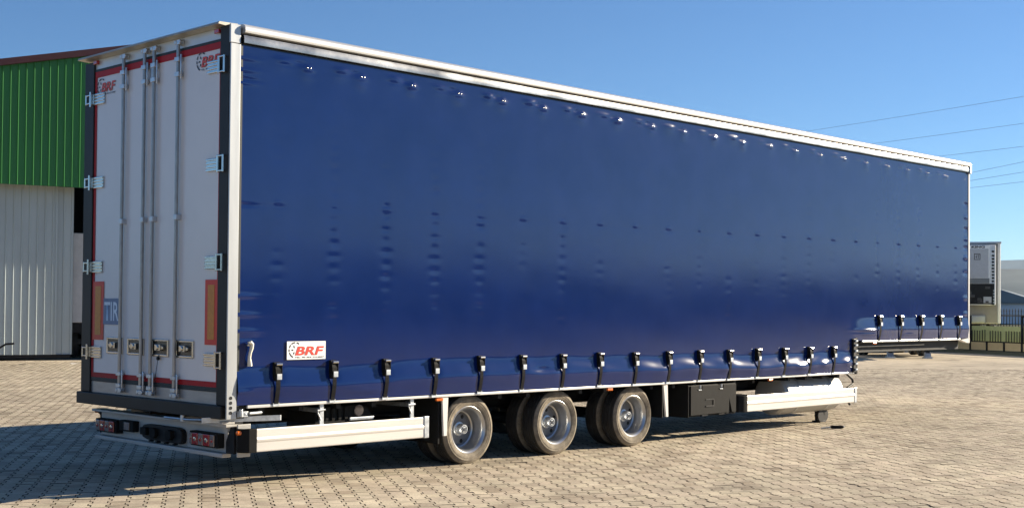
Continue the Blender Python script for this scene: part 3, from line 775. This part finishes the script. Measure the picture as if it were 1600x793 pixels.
# ---- wheels
def wheel(x, right=True):
    s = 1 if right else -1
    yc = .186 if right else W_-.186
    cz = .347
    Wm = empty('wheel_set', (0, 0, 0)) if False else None
    # rim shell (outer wheel)
    rim = MB(); rim.lathe([(.2255, -.086), (.236, -.094), (.240, -.092), (.243, -.086), (.238, -.078)], (0, 0, 0), 'y', 56)
    rim.lathe([(.2255, -.086), (.214, -.078), (.208, -.062), (.205, -.03), (.196, .0), (.190, .02), (.188, .045), (.176, .056)], (0, 0, 0), 'y', 56)
    rim.slot(1).lathe([(.176, .056), (.160, .062), (.150, .052), (.11, .051), (.085, .050), (.0, .050)], (0, 0, 0), 'y', 56)
    # hub
    hub = MB(); hub.lathe([(.074, .047), (.070, .040), (.054, .036), (.052, -.010), (.050, -.026), (.044, -.034), (0, -.036)], (0, 0, 0), 'y', 28)
    em = MB(); em.box(-.026, .026, -.0395, -.0362, .006, .014); em.box(-.014, -.006, -.0395, -.0362, -.019, .0058); em.box(.006, .014, -.0395, -.0362, -.019, .0058); em.lathe([(.030, -.0365), (.033, -.039), (.036, -.0355)], (0, 0, 0), 'y', 24)
    holes = []
    for k in range(8):
        a = 2*math.pi*k/8+.3; holes.append((.148*math.cos(a), .148*math.sin(a)))
    ho = MB().lathe([(0, .0535), (.021, .0535), (.022, .0575)], (0, 0, 0), 'y', 12)  # dark disc on the rim plate, coloured like the shade in a hole
    nuts = MB()
    for k in range(10):
        a = 2*math.pi*k/10; nuts.tube([(.106*math.cos(a), .046, .106*math.sin(a)), (.106*math.cos(a), .024, .106*math.sin(a))], .011, 6)
    ty = MB(); pr = [(.224, -.084), (.243, -.093), (.252, -.100), (.262, -.1015), (.266, -.1035), (.282, -.1045), (.2825, -.1075), (.288, -.1075), (.2885, -.1055), (.300, -.106), (.3005, -.109), (.310, -.109), (.3105, -.1055), (.315, -.1035), (.328, -.098), (.340, -.090), (.3465, -.082)]
    tread = [(.3485, -.078), (.350, -.060), (.344, -.058), (.344, -.050), (.3505, -.048), (.351, -.018), (.345, -.016), (.345, -.008), (.351, -.006)]
    full = pr + tread
    ty.slot(1).lathe(pr, (0, 0, 0), 'y', 64)
    ty.slot(0).lathe([pr[-1]] + tread + [(r_, -t) for r_, t in reversed(tread)] + [(r_, -t) for r_, t in reversed(pr[5:])], (0, 0, 0), 'y', 64)
    ty.slot(1).lathe([(r_, -t) for r_, t in reversed(pr[:6])], (0, 0, 0), 'y', 64)
    return rim, hub, em, ho, nuts, ty
rim, hub, em, ho, nuts, ty = wheel(0)
mR = [o.mesh(n) for o, n in ((rim, 'wheel'), (hub, 'hub'), (em, 'hub_emblem'), (ho, 'hand_hole_discs'), (nuts, 'wheel_nuts'), (ty, 'tyre'))]
for right in (True, False):
    for n, x in enumerate(XS):
        y = .186 if right else W_-.186
        w = link('wheel', mR[0], [M_rim, M_rim_in], TR, smooth=True); w.location = (x, y, .346)
        rot = random.uniform(0, 6.28) if n else .35
        w.rotation_euler = (0, rot, 0 if right else math.pi)
        w['label'] = 'twin wheel with deep silver rim'
        t = link('tyre', mR[5], [M_tyre, M_sidewall], w, smooth=True)
        t2 = link('inner_tyre', mR[5], [M_tyre, M_sidewall], w, smooth=True); t2.location = (0, .252, 0)
        link('hub', mR[1], M_chrome if n != 0 else M_galv, w, smooth=True); e_ = link('hub_emblem', mR[2], M_logo_dark, w); e_.rotation_euler = (0, -rot if right else rot, 0)
        
        for k in range(5):
            a = 2*math.pi*k/5+.3; h_ = link('hand_hole_disc', mR[3], M_hole_shade, w); h_.location = (.128*math.cos(a), -.004, .128*math.sin(a))
for x in XS:
    a = MB(); a.tube([(x, .30, .346), (x, W_-.30, .346)], .065, 12); a.box(x-.05, x+.5, .69, .75, .36, .46); a.box(x-.05, x+.5, 1.82, 1.88, .36, .46)
    a.lathe([(.0, -.1), (.11, -.1), (.13, -.03), (.11, .05), (.0, .06)], (x+.38, .72, .55), 'z', 14); a.lathe([(.0, -.1), (.11, -.1), (.13, -.03), (.11, .05), (.0, .06)], (x+.38, 1.85, .55), 'z', 14)
    a.build('axle', M_black, TR, smooth=True)
for y in (.03, 1.97):
    b = MB(); b.box(2.44, 2.46, y, y+.57, .24, .69); b.build('mud_flap', M_plastic, TR)
    b = MB(); b.box(6.02, 6.04, y+.02, y+.57, .30, .69); b.build('mud_flap', M_plastic, TR)
    b = MB(); b.box(2.5, 6.0, y+.02, y+.57, .705, .722); b.build('wheel_cover', M_plastic, TR)
for xa, xb, xc in ((2.472, 2.552, 2.514), (5.985, 6.065, 6.06)):
    b = MB(); b.prism([(xa, .696), (xb, .696), (xc+.022, .315), (xc-.02, .315)], 1, .004, .028); b.build('lit_flap_edge', M_white, TR, bevel=.003)  # white plate stands in for the sunlit edge of the black mud flap
for x, z, y in ((2.42, .678, -.006), (4.997, .678, -.006), (8.211, .678, -.006), (10.897, 1.118, -.004)):
    o = MB().box(x-.045, x+.045, y-.012, y+.012, z-.014, z+.012).build('side_marker', M_lens_orange, TR, bevel=.005)

# ---- side guards
def guard(x0, x1, z0, z1, end_rear):
    y = -.002
    h = z1-z0
    pr_ = [(y, z0), (y-.004, z0+.008), (y-.004, z0+h*.40), (y-.008, z0+h*.46), (y-.009, z0+h*.54), (y-.002, z0+h*.64), (y-.003, z1-.008), (y, z1), (y+.028, z1), (y+.028, z0)]
    G = MB().prism(pr_, 0, x0, x1).build('side_guard', M_alu_white, TR); G['label'] = 'pale aluminium side guard panel'
    MB().box(x1+.001, x1+.062, y-.010, y+.03, z0-.005, z1+.008).build('guard_cap', M_plastic if False else M_galv, G, bevel=.006)
    e = MB(); xa = x0-end_rear
    e.prism([(x0-.001, y-.009), (x0-.001, y+.03), (xa+.03, y+.05), (xa, y+.10), (xa-.012, y+.09), (xa+.01, y+.03), (x0-.08, y-.004)], 2, z0-.004, z1+.004)
    e.build('guard_end', M_plastic, G, bevel=.004, smooth=True)
    return G
G1 = guard(.302, 2.225, .318, .516, .13)
G2 = guard(7.693, 10.335, .292, .494, .15)
for G, xsx in ((G1, (1.02, 2.10)), (G2, (8.2, 10.28))):
    for x in xsx:
        b = MB(); z1 = .517 if G is G1 else .495
        zt_ = .70 if G is G1 else .47; za_ = .62 if G is G1 else .43
        b.box(x-.022, x+.022, .0275, .045, .35, zt_); b.box(x-.03, x+.03, .046, .70, za_, za_+.04)
        b.build('guard_bracket', M_galv, G, bevel=.003)
        if G is G2: continue
        b = MB(); b.tube([(x-.05, .02, .64), (x-.05, .02, .62), (x-.02, .015, .555)], .007, 6); b.tube([(x-.055, .02, .64), (x+.03, .02, .645)], .009, 6); b.build('locking_pin', M_galv, G)
gl = clone(G1, TR); gl.location = (0, 2.555, 0); gl.scale = (1, -1, 1)
gl = clone(G2, TR); gl.location = (0, 2.555, 0); gl.scale = (1, -1, 1)

# ---- boxes and tanks under the floor
b = MB(); b.prism([(1.05, .50), (1.05, .60), (1.10, .655), (1.58, .66), (1.66, .63), (1.72, .56), (1.73, .50)], 1, .17, .60)
for i in range(5): b.box(1.08+i*.075, 1.12+i*.075, .155, .17, .53, .65)
BB = b.build('storage_box', M_plastic, TR, bevel=.015)
MB().lathe([(0, -.012), (.05, -.008), (.055, .0)], (1.56, .169, .605), 'y', 18).build('work_lamp', M_lens_clear, BB, smooth=True)
MB().box(1.44, 1.73, .150, .17, .515, .545).build('box_lid', M_galv, BB, bevel=.006)
b = MB(); b.box(6.50, 7.49, .03, .50, .282, .668); TB = b.build('tool_box', M_plastic, TR, bevel=.012)
d = MB()
d.prism([(6.53, .300), (6.53, .655), (6.665, .655), (6.665, .595), (6.76, .595), (6.76, .655), (7.10, .655), (7.10, .600), (7.20, .600), (7.20, .655), (7.475, .655), (7.475, .305), (7.385, .305), (7.33, .47), (7.32, .305), (6.60, .300)], 1, .012, .030)
d.build('box_door', M_plastic, TB, bevel=.004)
d = MB(); d.box(6.83, 7.00, .004, .0119, .395, .41); d.box(6.985, 7.0, .004, .0119, .411, .475); d.box(6.83, 7.0, .006, .0119, .476, .488); d.build('grip_recess', M_black, TB)
for x in (6.712, 7.15): 
    k = MB(); k.box(x-.03, x+.03, .005, .0295, .600, .612); k.tube([(x, .008, .625), (x, .008, .662)], .012, 8); k.build('box_latch', M_galv, TB)
for x in (6.75, 7.10): MB().box(x, x+.12, .006, .0298, .2835, .2985).build('box_hinge', M_plastic, TB, bevel=.003)
MB().box(6.488, 6.4995, .02, .50, .275, .67).build('box_flange', M_plastic, TB, bevel=.002)
tk = MB(); tk.lathe([(0, -.03), (.13, -.025), (.24, -.005), (.275, .04), (.275, 1.42), (.24, 1.465), (.13, 1.49), (0, 1.495)], (8.86, .42, .435), 'x', 40)
TK = tk.build('air_tank', M_tank, TR, smooth=True); TK['label'] = 'polished aluminium cylinder tank'
for x in (9.20, 10.0):
    MB().lathe([(.277, -.022), (.281, -.02), (.281, .02), (.277, .022)], (x, .42, .435), 'x', 40).build('tank_band', M_galv, TK, smooth=True)
b = MB(); b.tube([(8.83, .42, .43), (8.78, .40, .40), (8.76, .36, .36)], .012, 6); b.build('tank_valve', M_chrome, TK)
for y in (.42, 2.15):
    lg = MB(); lg.box(10.02, 10.18, y-.07, y+.07, .17, .98); lg.box(10.055, 10.145, y-.045, y+.045, .10, .20)
    LG = lg.build('landing_leg', M_black, TR, bevel=.005)
    ft = MB()
    for s in (-1, 1): ft.lathe([(0, -.02), (.088, -.02), (.094, 0), (.088, .02), (0, .02)], (10.10+s*.080, y-.05+s*.02, .100), 'y', 24)
    ft.tube([(10.01, y, .096), (10.19, y, .096)], .022, 10); ft.box(10.02, 10.18, y-.065, y+.065, .003, .022); ft.box(10.07, 10.13, y-.05, y+.05, .022, .1)
    ft.build('landing_foot', M_black, LG, bevel=.003)
    br = MB(); br.box(10.07, 10.125, y-.056, y-.0505, .03, .17); br.build('foot_bracket', M_galv, LG)
cr_ = MB(); cr_.tube([(10.36, .18, .70), (10.44, .18, .685), (10.60, .18, .60), (10.615, .18, .555), (10.60, .18, .53), (10.46, .18, .485), (10.44, .18, .40), (10.50, .18, .27), (10.53, .18, .24)], .017, 8)
cr_.build('crank_handle', M_black, TR, smooth=True)

# ================================================================= TOOL AND LITTER ON THE PAVING
tl = empty('hand_tool', (9.32, -.25, .0), R(-38)); tag(tl, 'small black-handled tool with a pale shaft lying on the paving near the landing leg', 'tool')
MB().tube([(-.02, 0, .022), (.0, 0, .022), (.14, 0, .022), (.16, 0, .022)], [.012, .02, .022, .014], 10).build('grip', M_plastic, tl, smooth=True)
MB().tube([(.16, 0, .022), (.172, 0, .022)], .016, 10).build('butt_cap', M_white, tl)
MB().tube([(-.15, 0, .008), (-.02, 0, .02)], .010, 8).build('shaft', M_cream, tl)
def litter(px_, py_, dz, col, nm, lab, s):
    o = MB().add([(-s, -s*.6, .004), (s*.8, -s*.7, .012), (s, s*.6, .005), (-s*.7, s*.7, .02), (-s, -s*.6, .001), (s*.8, -s*.7, .009), (s, s*.6, .002), (-s*.7, s*.7, .017)], [(0, 1, 2, 3), (7, 6, 5, 4), (0, 4, 5, 1), (1, 5, 6, 2), (2, 6, 7, 3), (3, 7, 4, 0)]).build(nm, col)
    o.location = (px_, py_, dz); tag(o, lab, 'litter')
litter(10.35, 23.1, .0, M_vinyl, 'paper_scrap', 'white scrap of paper on the paving in front of the white warehouse door', .12)
litter(9.0, 23.3, .0, M_black, 'rubber_scrap', 'dark scrap lying on the paving left of the white paper scrap', .10)

# ================================================================= WAREHOUSE
WA = R(-17)
WH = empty('warehouse', (9.363, 25.428, 0), WA)
tag(WH, 'metal-clad warehouse with green upper wall and white sliding door', 'building')
# local: x along the wall to the right, y away from the camera
U0, U1, RIDGE = -9.0, 13.0, 4.2
def roofz(u): return 8.26 + .214*u if u <= RIDGE else 8.26 + .214*RIDGE - .214*(u-RIDGE)
M_green = mat('green_cladding', (0.026, 0.165, 0.032), 0.42, var=0.10, scale=1.5, stretch=(1, 1, .15))
M_wclad = mat('white_cladding', (0.42, 0.48, 0.48), 0.42, var=0.08, scale=1.2, stretch=(1, 1, .3), dirt=((0.33, 0.34, 0.32), .3, 1.6))
M_maroon = mat('maroon_flashing', (0.055, 0.012, 0.014), 0.5, var=0.15, scale=4)
M_interior_shade = mat('interior_shade', (0.010, 0.010, 0.012), 0.8, var=0.2)  # near-black wall colour stands in for the shade inside the warehouse
def sheet(u0, u1, zb, zt, y, pitch, ph, rib=.030, back=.03):
    """trapezoidal steel sheet from u0 to u1; zt is a function of u."""
    pr_ = [(u0, y)]
    k = math.ceil((u0-ph)/pitch)
    while True:
        uc = ph + k*pitch
        if uc+.024 > u1: break
        if uc-.024 >= u0: pr_ += [(uc-.024, y), (uc-.007, y-rib), (uc+.007, y-rib), (uc+.024, y)]
        k += 1
    pr_.append((u1, y))
    n = len(pr_); vs = []
    for t in (0, .004):
        vs += [(u, v+t, zb) for u, v in pr_] + [(u, v+t, zt(u)) for u, v in pr_]
    fs = [(i, i+1, n+i+1, n+i) for i in range(n-1)] + [(2*n+i+1, 2*n+i, 3*n+i, 3*n+i+1) for i in range(n-1)]
    fs += [(i+1, i, 2*n+i, 2*n+i+1) for i in range(n-1)] + [(n+i, n+i+1, 3*n+i+1, 3*n+i) for i in range(n-1)] + [(0, n, 3*n, 2*n), (2*n-1, n-1, 3*n-1, 4*n-1)]
    return MB().add(vs, fs)
for i in range(22):
    u0 = -.048 + .2055*(-43.5 + 5*i)
    if u0 > U1: break
    sheet(u0, min(u0+5*.2055-.001, U1), 4.855, lambda u: roofz(u)-.10, 0.0, .2055, -.048).build('cladding_sheet', M_green, WH)
for i in range(11):
    u0 = .164 + .2085*(-43.5 + 5*i)
    if u0 > 1.45: break
    u1 = min(u0+5*.2085-.001, 1.525)
    sheet(u0, u1, .16, lambda u: 4.90, .56, .2085, .164).build('door_sheet', M_wclad, WH)
sheet(1.525, 1.985, .16, lambda u: 4.90, .62, .2145, 1.72).build('door_sheet', M_wclad, WH)
MB().box(1.487, 1.54, .540, .559, .16, 4.90).build('door_edge', M_wclad, WH, bevel=.008)
for u0 in np.arange(6.0, 12.9, 1.0): sheet(u0, min(u0+.998, U1), .05, lambda u: 4.90, .16, .2045, .162).build('wall_sheet', M_wclad, WH)
MB().box(U0, 1.94, .57, .61, .06, .158).build('door_rail', M_black, WH)
tri = MB(); vs = []
for u in (U0-.15, RIDGE, U1+.15):
    vs += [(u, -.14, roofz(u)-.16), (u, -.14, roofz(u)+.02), (u, 22, roofz(u)-.16), (u, 22, roofz(u)+.02)]
fs = []
for a in (0, 4): fs += [(a, a+4, a+5, a+1), (a+1, a+5, a+7, a+3), (a+2, a+3, a+7, a+6), (a, a+2, a+6, a+4)]
fs += [(0, 1, 3, 2), (8, 10, 11, 9)]
tri.add(vs, fs).build('roof', M_maroon, WH)
w = MB(); w.box(U0, U0+.1, .25, 22, 0, 6.3); w.box(U1-.1, U1, .25, 22, 0, 6.3); w.box(U0, U1, 21.9, 22, 0, 6.3); w.build('wall', M_wclad, WH)
w = MB(); w.box(U0+.12, U1-.12, .30, .42, 4.9, 6.4); w.box(U0+.12, 1.9, .70, .8, .05, 4.9); w.box(U0+.12, 5.9, .012, .72, 4.905, 4.94); w.box(6.0, U1-.12, .3, .4, .05, 4.9); w.box(U0+.12, U1-.12, 14, 14.1, 0, 6.4); w.box(U0+.12, U1-.12, .43, 14, 6.0, 6.1); w.build('inner_wall', M_interior_shade, WH)
# box truck inside the doorway
bt = empty('box_truck', (9.363, 25.428, 0), WA); tag(bt, 'white box truck body standing in the dark warehouse doorway', 'truck')
MB().box(2.08, 4.6, 1.2, 8.5, 1.05, 3.64).build('body', mat('truck_box_white', (0.62, 0.62, 0.60), .4, var=.06, dirt=((.4, .38, .35), .3, 2)), bt, bevel=.02)
MB().box(2.10, 4.42, 1.25, 8.4, .75, 1.045).build('chassis', M_black, bt)
for u in (2.15, 4.05):
    for v in (2.4, 7.2):
        MB().lathe([(.0, 0), (.3, 0), (.45, .02), (.48, .06), (.48, .22), (.45, .26), (.3, .28), (0, .28)], (u, v, .485), 'x', 24).build('wheel', M_tyre, bt, smooth=True)
MB().box(2.25, 4.3, 1.15, 1.22, .45, .58).build('rear_bar', M_black, bt)

# tow bar standing by the warehouse at the left edge
tb = empty('tow_bar', (5.78, 17.0, 0), R(-45)); tag(tb, 'dark bent tow bar with a pale ring at the left edge', 'tow bar')
MB().tube([(-1.6, 0, .06), (-.6, 0, .42), (-.25, 0, .62), (-.05, 0, .74), (.12, 0, .75)], .022, 8).build('bar', M_black, tb, smooth=True)
MB().lathe([(.05, -.02), (.075, -.02), (.075, .02), (.05, .02), (.05, -.02)], (-.27, -.05, .61), 'y', 20).build('ring', M_galv, tb, smooth=True)
MB().box(-1.9, -1.4, -.3, .3, .0, .08).build('foot_plate', M_black, tb, bevel=.01)

# ================================================================= FENCE (right)
FN = empty('yard_fence', (F0[0], F0[1], 0), FD); tag(FN, 'low black fence with beige and green sheet panels at the yard edge', 'fence')
# local: x along the fence (away to the left), y to the left = back side
M_beige = mat('beige_sheet', (0.72, 0.57, 0.32), .55, var=.08, scale=3, dirt=((.55, .43, .25), .3, 2))
M_greenpan = mat('olive_green_sheet', (0.52, 0.58, 0.27), .55, var=.10, scale=3)
sp = .925
for k in range(-16, 14):
    tall = (k % 3 == 0)
    MB().box(k*sp-.035, k*sp+.035, -.035, .035, 0, 1.45 if tall else .45).build('post', M_black, FN)
    if -12 <= k < 13:
        MB().box(k*sp+.04, (k+1)*sp-.04, -.02, .0, .10, .40).build('panel', M_beige, FN)
        MB().box(k*sp+.036, (k+1)*sp+.034, -.07, -.05, .43, 1.04).build('panel', M_greenpan, FN)
MB().box(-16*sp, 13*sp, -.022, .022, .405, .448).build('rail', M_black, FN)
MB().box(-16*sp, 13*sp, -.022, .022, .04, .095).build('rail', M_black, FN)
MB().box(-16*sp, -.04, -.022, .022, 1.40, 1.45).build('rail', M_black, FN)
pk = MB().box(-.010, .010, -.012, .012, .45, .88).mesh('picket')
x = -10*sp
while x < 10*sp:
    if abs((x/sp)-round(x/sp)) > .07:
        o = link('picket', pk, M_black, FN); o.location = (x, 0, random.uniform(-.03, .02))
    x += .142
# second fence farther out
F2 = empty('picket_fence', (F0[0]+fnor[0]*9+fdir[0]*0, F0[1]+fnor[1]*9, 0), FD); tag(F2, 'tall black spear-topped picket fence behind the low yard fence', 'fence')
pk2 = MB(); pk2.box(-.014, .014, -.014, .014, .1, 1.62); pk2.prism([(-.03, 1.62), (.03, 1.62), (0, 1.78)], 1, -.012, .012); pk2 = pk2.mesh('picket')
x = 2.0
while x < 20.0:
    o = link('picket', pk2, M_black, F2); o.location = (x, 0, 0); x += .19
MB().box(1.9, 20.1, -.03, .03, 1.40, 1.46).build('rail', M_black, F2); MB().box(1.9, 20.1, -.03, .03, .85, .90).build('rail', M_black, F2); MB().box(1.9, 20.1, -.03, .03, .12, .2).build('rail', M_black, F2)
# grass verge along the fence foot
vg = MB(); vs = []; n = 60
for i in range(n+1):
    u = -55 + 100*i/n
    for d_, z in ((-1.5, .0), (-.8, .035), (-.1, .06), (12, .05)):
        q_ = fp(u, d_ + (0.35*math.sin(u*1.7)+.2*math.sin(u*4.1) if d_ < -.5 else 0)); vs.append((q_[0], q_[1], z + .004))
vg.add(vs, [(i*4+k, (i+1)*4+k, (i+1)*4+k+1, i*4+k+1) for i in range(n) for k in range(3)])
struct(vg.build('grass_verge', mat('verge_grass', (0.10, 0.10, 0.05), .95, var=.4, scale=3, bump=.6, bscale=12), smooth='all'), 'worn grass verge along the fence')

# ================================================================= REEFER TRAILER BEHIND THE FENCE
RF = empty('refrigerated_trailer', (44.33, 14.38, 0), R(25)); tag(RF, 'white refrigerated trailer with a cooling unit on its front behind the fence', 'trailer')
M_rfw = mat('reefer_white', (0.86, 0.86, 0.84), .35, var=.04)
M_rfg = mat('reefer_grey', (0.46, 0.48, 0.50), .40, var=.06)
MB().box(0, 13.0, -1.27, 1.27, 1.12, 4.36).build('body', M_rfw, RF, bevel=.03)
MB().box(-.06, .10, -1.30, 1.30, 4.34, 4.42).build('roof_edge', M_rfg, RF, bevel=.01)
MB().box(-.03, -.002, -1.16, 1.16, 1.14, 4.33).build('front_panel', mat('reefer_taupe', (.30, .28, .25), .5, var=.06), RF)
un = MB(); ch = .22
un.prism([(-.50, -1.08+ch), (-.50, 1.08-ch), (-.34, 1.08), (-.031, 1.08), (-.031, -1.08), (-.34, -1.08)], 2, 1.86, 4.27)
UN = un.build('cooling_unit', M_rfw, RF, bevel=.03)
MB().box(-.512, -.5005, -.80, .80, 2.95, 4.12).build('unit_cover', M_rfg, RF, bevel=.01)
MB().box(-.516, -.5005, -.84, .84, 2.73, 2.94).build('unit_band', mat('unit_band_grey', (.16, .18, .19), .4, var=.05), RF)
gr = MB(); gr.box(-.508, -.5005, -.98, .98, 1.90, 2.72); GR = gr.build('grille_shade_sheet', M_hole_shade, RF)  # dark sheet on the unit front, coloured as the opening's shade
gg = MB()
for i in range(26):
    y = -.8 + random.random()*1.6; z = 1.98 + random.random()*.6; gg.cbox((-.53, y, z), (.04, .06+random.random()*.2, .03+random.random()*.12))
gg.build('compressor_parts', mat('dark_machinery', (.05, .05, .05), .5, var=.5, scale=20), RF)['kind'] = 'stuff'
MB().box(-.525, -.509, -.92, -.62, 1.95, 2.2).build('control_box', M_rfg, RF)
ventm = MB().box(-.006, .006, -.055, .055, -.035, .035).mesh('vent')
for i in range(12):
    z = 4.02 - i*.128 if i else 4.06
    o = link('vent', ventm, M_hole_shade, RF); o.location = (-.425, -.976, z-.05); o.rotation_euler = (0, 0, math.atan2(ch, .16)-math.pi/2+R(72)) ; o.rotation_euler = (0, 0, math.atan2(.16, ch))
for i in range(7):
    o = link('vent', ventm, M_hole_shade, RF); o.location = (-.425, -.976, 2.62-i*.118); o.rotation_euler = (0, 0, math.atan2(.16, ch))
me_ = text_mesh('THERMO KING', .13, Matrix.Identity(4), bold=.006, width=1.45); me_.transform(REAR(.78, 4.14, -.503)); link('unit_lettering', me_, M_logo_dark, RF)
em = MB()
for a in ((-.50, -.26, 3.90, 3.925), (-.50, -.26, 3.675, 3.70), (-.50, -.475, 3.70, 3.90), (-.285, -.26, 3.70, 3.90), (-.46, -.39, 3.85, 3.87), (-.435, -.415, 3.73, 3.85), (-.37, -.35, 3.73, 3.87), (-.35, -.31, 3.78, 3.80)):
    em.box(-.518, -.5125, a[0], a[1], a[2], a[3])
em.build('unit_emblem', M_logo_dark, RF)
MB().box(-.20, -.031, -.7, .7, 1.16, 1.45).build('fuel_tank', M_rfg, RF, bevel=.05)
MB().box(.5, 12.5, -.5, .5, .85, 1.115).build('chassis', M_black, RF)
for y in (-.8, .8): MB().box(2.3, 2.42, y-.06, y+.06, .0, 1.1).build('landing_leg', M_black, RF)
for x in (8.6, 9.9, 11.2):
    for y in (-1.22, .87):
        MB().lathe([(0, 0), (.3, .0), (.47, .02), (.5, .06), (.5, .29), (.47, .33), (.3, .35), (0, .35)], (x, y, .5), 'y', 24).build('wheel', M_tyre, RF, smooth=True)

# ================================================================= PARKED TRAILER SEEN UNDER THE GOOSENECK
PT = empty('parked_trailer', (34.9, 12.0, 0), R(40)); tag(PT, 'dark parked trailer whose legs and wheels show beneath the blue trailer', 'trailer')
MB().box(-1.5, 11.5, -1.25, 1.25, 1.25, 3.85).build('body', M_rfg, PT, bevel=.02)
MB().box(-1.2, 11.3, -.55, .55, .78, 1.245).build('chassis', M_black, PT)
for y in (-.62, .62):
    g_ = MB(); g_.box(-.07, .07, y-.07, y+.07, .12, 1.245); LGp = g_.build('landing_leg', M_black, PT)
    f_ = MB(); f_.box(-.16, .16, y-.14, y+.14, .0, .05); f_.prism([(-.12, .05), (.12, .05), (.06, .2), (-.06, .2)], 1, y-.1, y+.1); f_.build('foot', M_galv, LGp)
MB().box(1.0, 2.0, -1.15, -.6, .38, .80).build('side_box', mat('pale_box', (.45, .46, .46), .5, var=.1), PT, bevel=.02)
MB().box(3.2, 3.9, -1.1, -.6, .32, .95).build('side_box', M_rfg, PT, bevel=.02)
for x in (2.6, 3.9, 6.2, 7.5):
    for y in (-1.22, .87):
        MB().lathe([(0, 0), (.3, .0), (.47, .02), (.5, .06), (.5, .29), (.47, .33), (.3, .35), (0, .35)], (x, y, .5), 'y', 24).build('wheel', M_tyre, PT, smooth=True)

# ================================================================= FAR SHED
SH = empty('far_shed', (170.8, 69.8, 0), R(20)); tag(SH, 'distant gabled shed with grey roof and pale walls', 'building')
hw = 5.5
MB().box(0, 30, -hw, hw, 0, 3.05).build('wall', mat('shed_wall', (.80, .76, .77), .7, var=.06, scale=.5), SH)
MB().prism([(-hw-.4, 3.0), (0, 4.95), (hw+.4, 3.0), (hw+.4, 2.85), (-hw-.4, 2.85)], 0, -.6, 30.5).build('roof', mat('shed_roof', (.16, .19, .21), .6, var=.08, scale=.5), SH)
MB().prism([(-hw, 3.06), (0, 4.75), (hw, 3.06)], 0, -.65, -.601).build('gable', mat('shed_gable', (.17, .20, .215), .6, var=.08, scale=.5), SH)

# ================================================================= POWER LINES
def at(px_, py_, d):
    v = fw + rt*((px_-800)/FPX) - up*((py_-441.9)/FPX); return Vector(CAM) + v*d
M_wire = mat('wire_alu', (0.20, 0.21, 0.23), .5, .3, var=.1)
names = ['topmost overhead power line in the sky at right', 'second overhead power line from the top', 'third overhead power line from the top', 'fourth overhead power line from the top, just above the trailer front corner', 'fifth overhead power line from the top', 'lowest overhead power line in the sky at right']
for lab, (xa, ya, xb, yb) in zip(names, ((1260, 204, 1600, 148), (1366, 222, 1600, 190), (1462, 242, 1600, 226), (1512, 268, 1600, 250), (1512, 280, 1600, 266), (1512, 291, 1600, 281))):
    sl_ = (yb-ya)/(xb-xa)
    p0, p1 = at(1180, yb+sl_*(1180-xb), 190), at(1950, yb+sl_*350, 120)
    pts = []
    for i in range(21):
        t = i/20; p_ = p0.lerp(p1, t); p_.z -= 0.6*4*t*(1-t)*0.35; pts.append(p_)
    o = MB().tube(pts, .017, 5).build('power_line', M_wire); tag(o, lab, 'power line', 'overhead power lines')

# ================================================================= HAZE
hz = MB().box(-4600, 4600, -4600, 4600, -1.5, 215).build('haze', None if False else mat('haze_tmp', (1, 1, 1)))
hm = bpy.data.materials.new('haze_air'); hm.use_nodes = True; hn = hm.node_tree
for nd in list(hn.nodes):
    if nd.type == 'BSDF_PRINCIPLED': hn.nodes.remove(nd)
pv = hn.nodes.new('ShaderNodeVolumePrincipled'); pv.inputs['Color'].default_value = (0.44, 0.70, 1.0, 1); pv.inputs['Density'].default_value = 6.5e-5; pv.inputs['Anisotropy'].default_value = 0.3
hn.links.new(pv.outputs['Volume'], hn.nodes['Material Output'].inputs['Volume'])
hz.data.materials.clear(); hz.data.materials.append(hm); hz['kind'] = 'stuff'
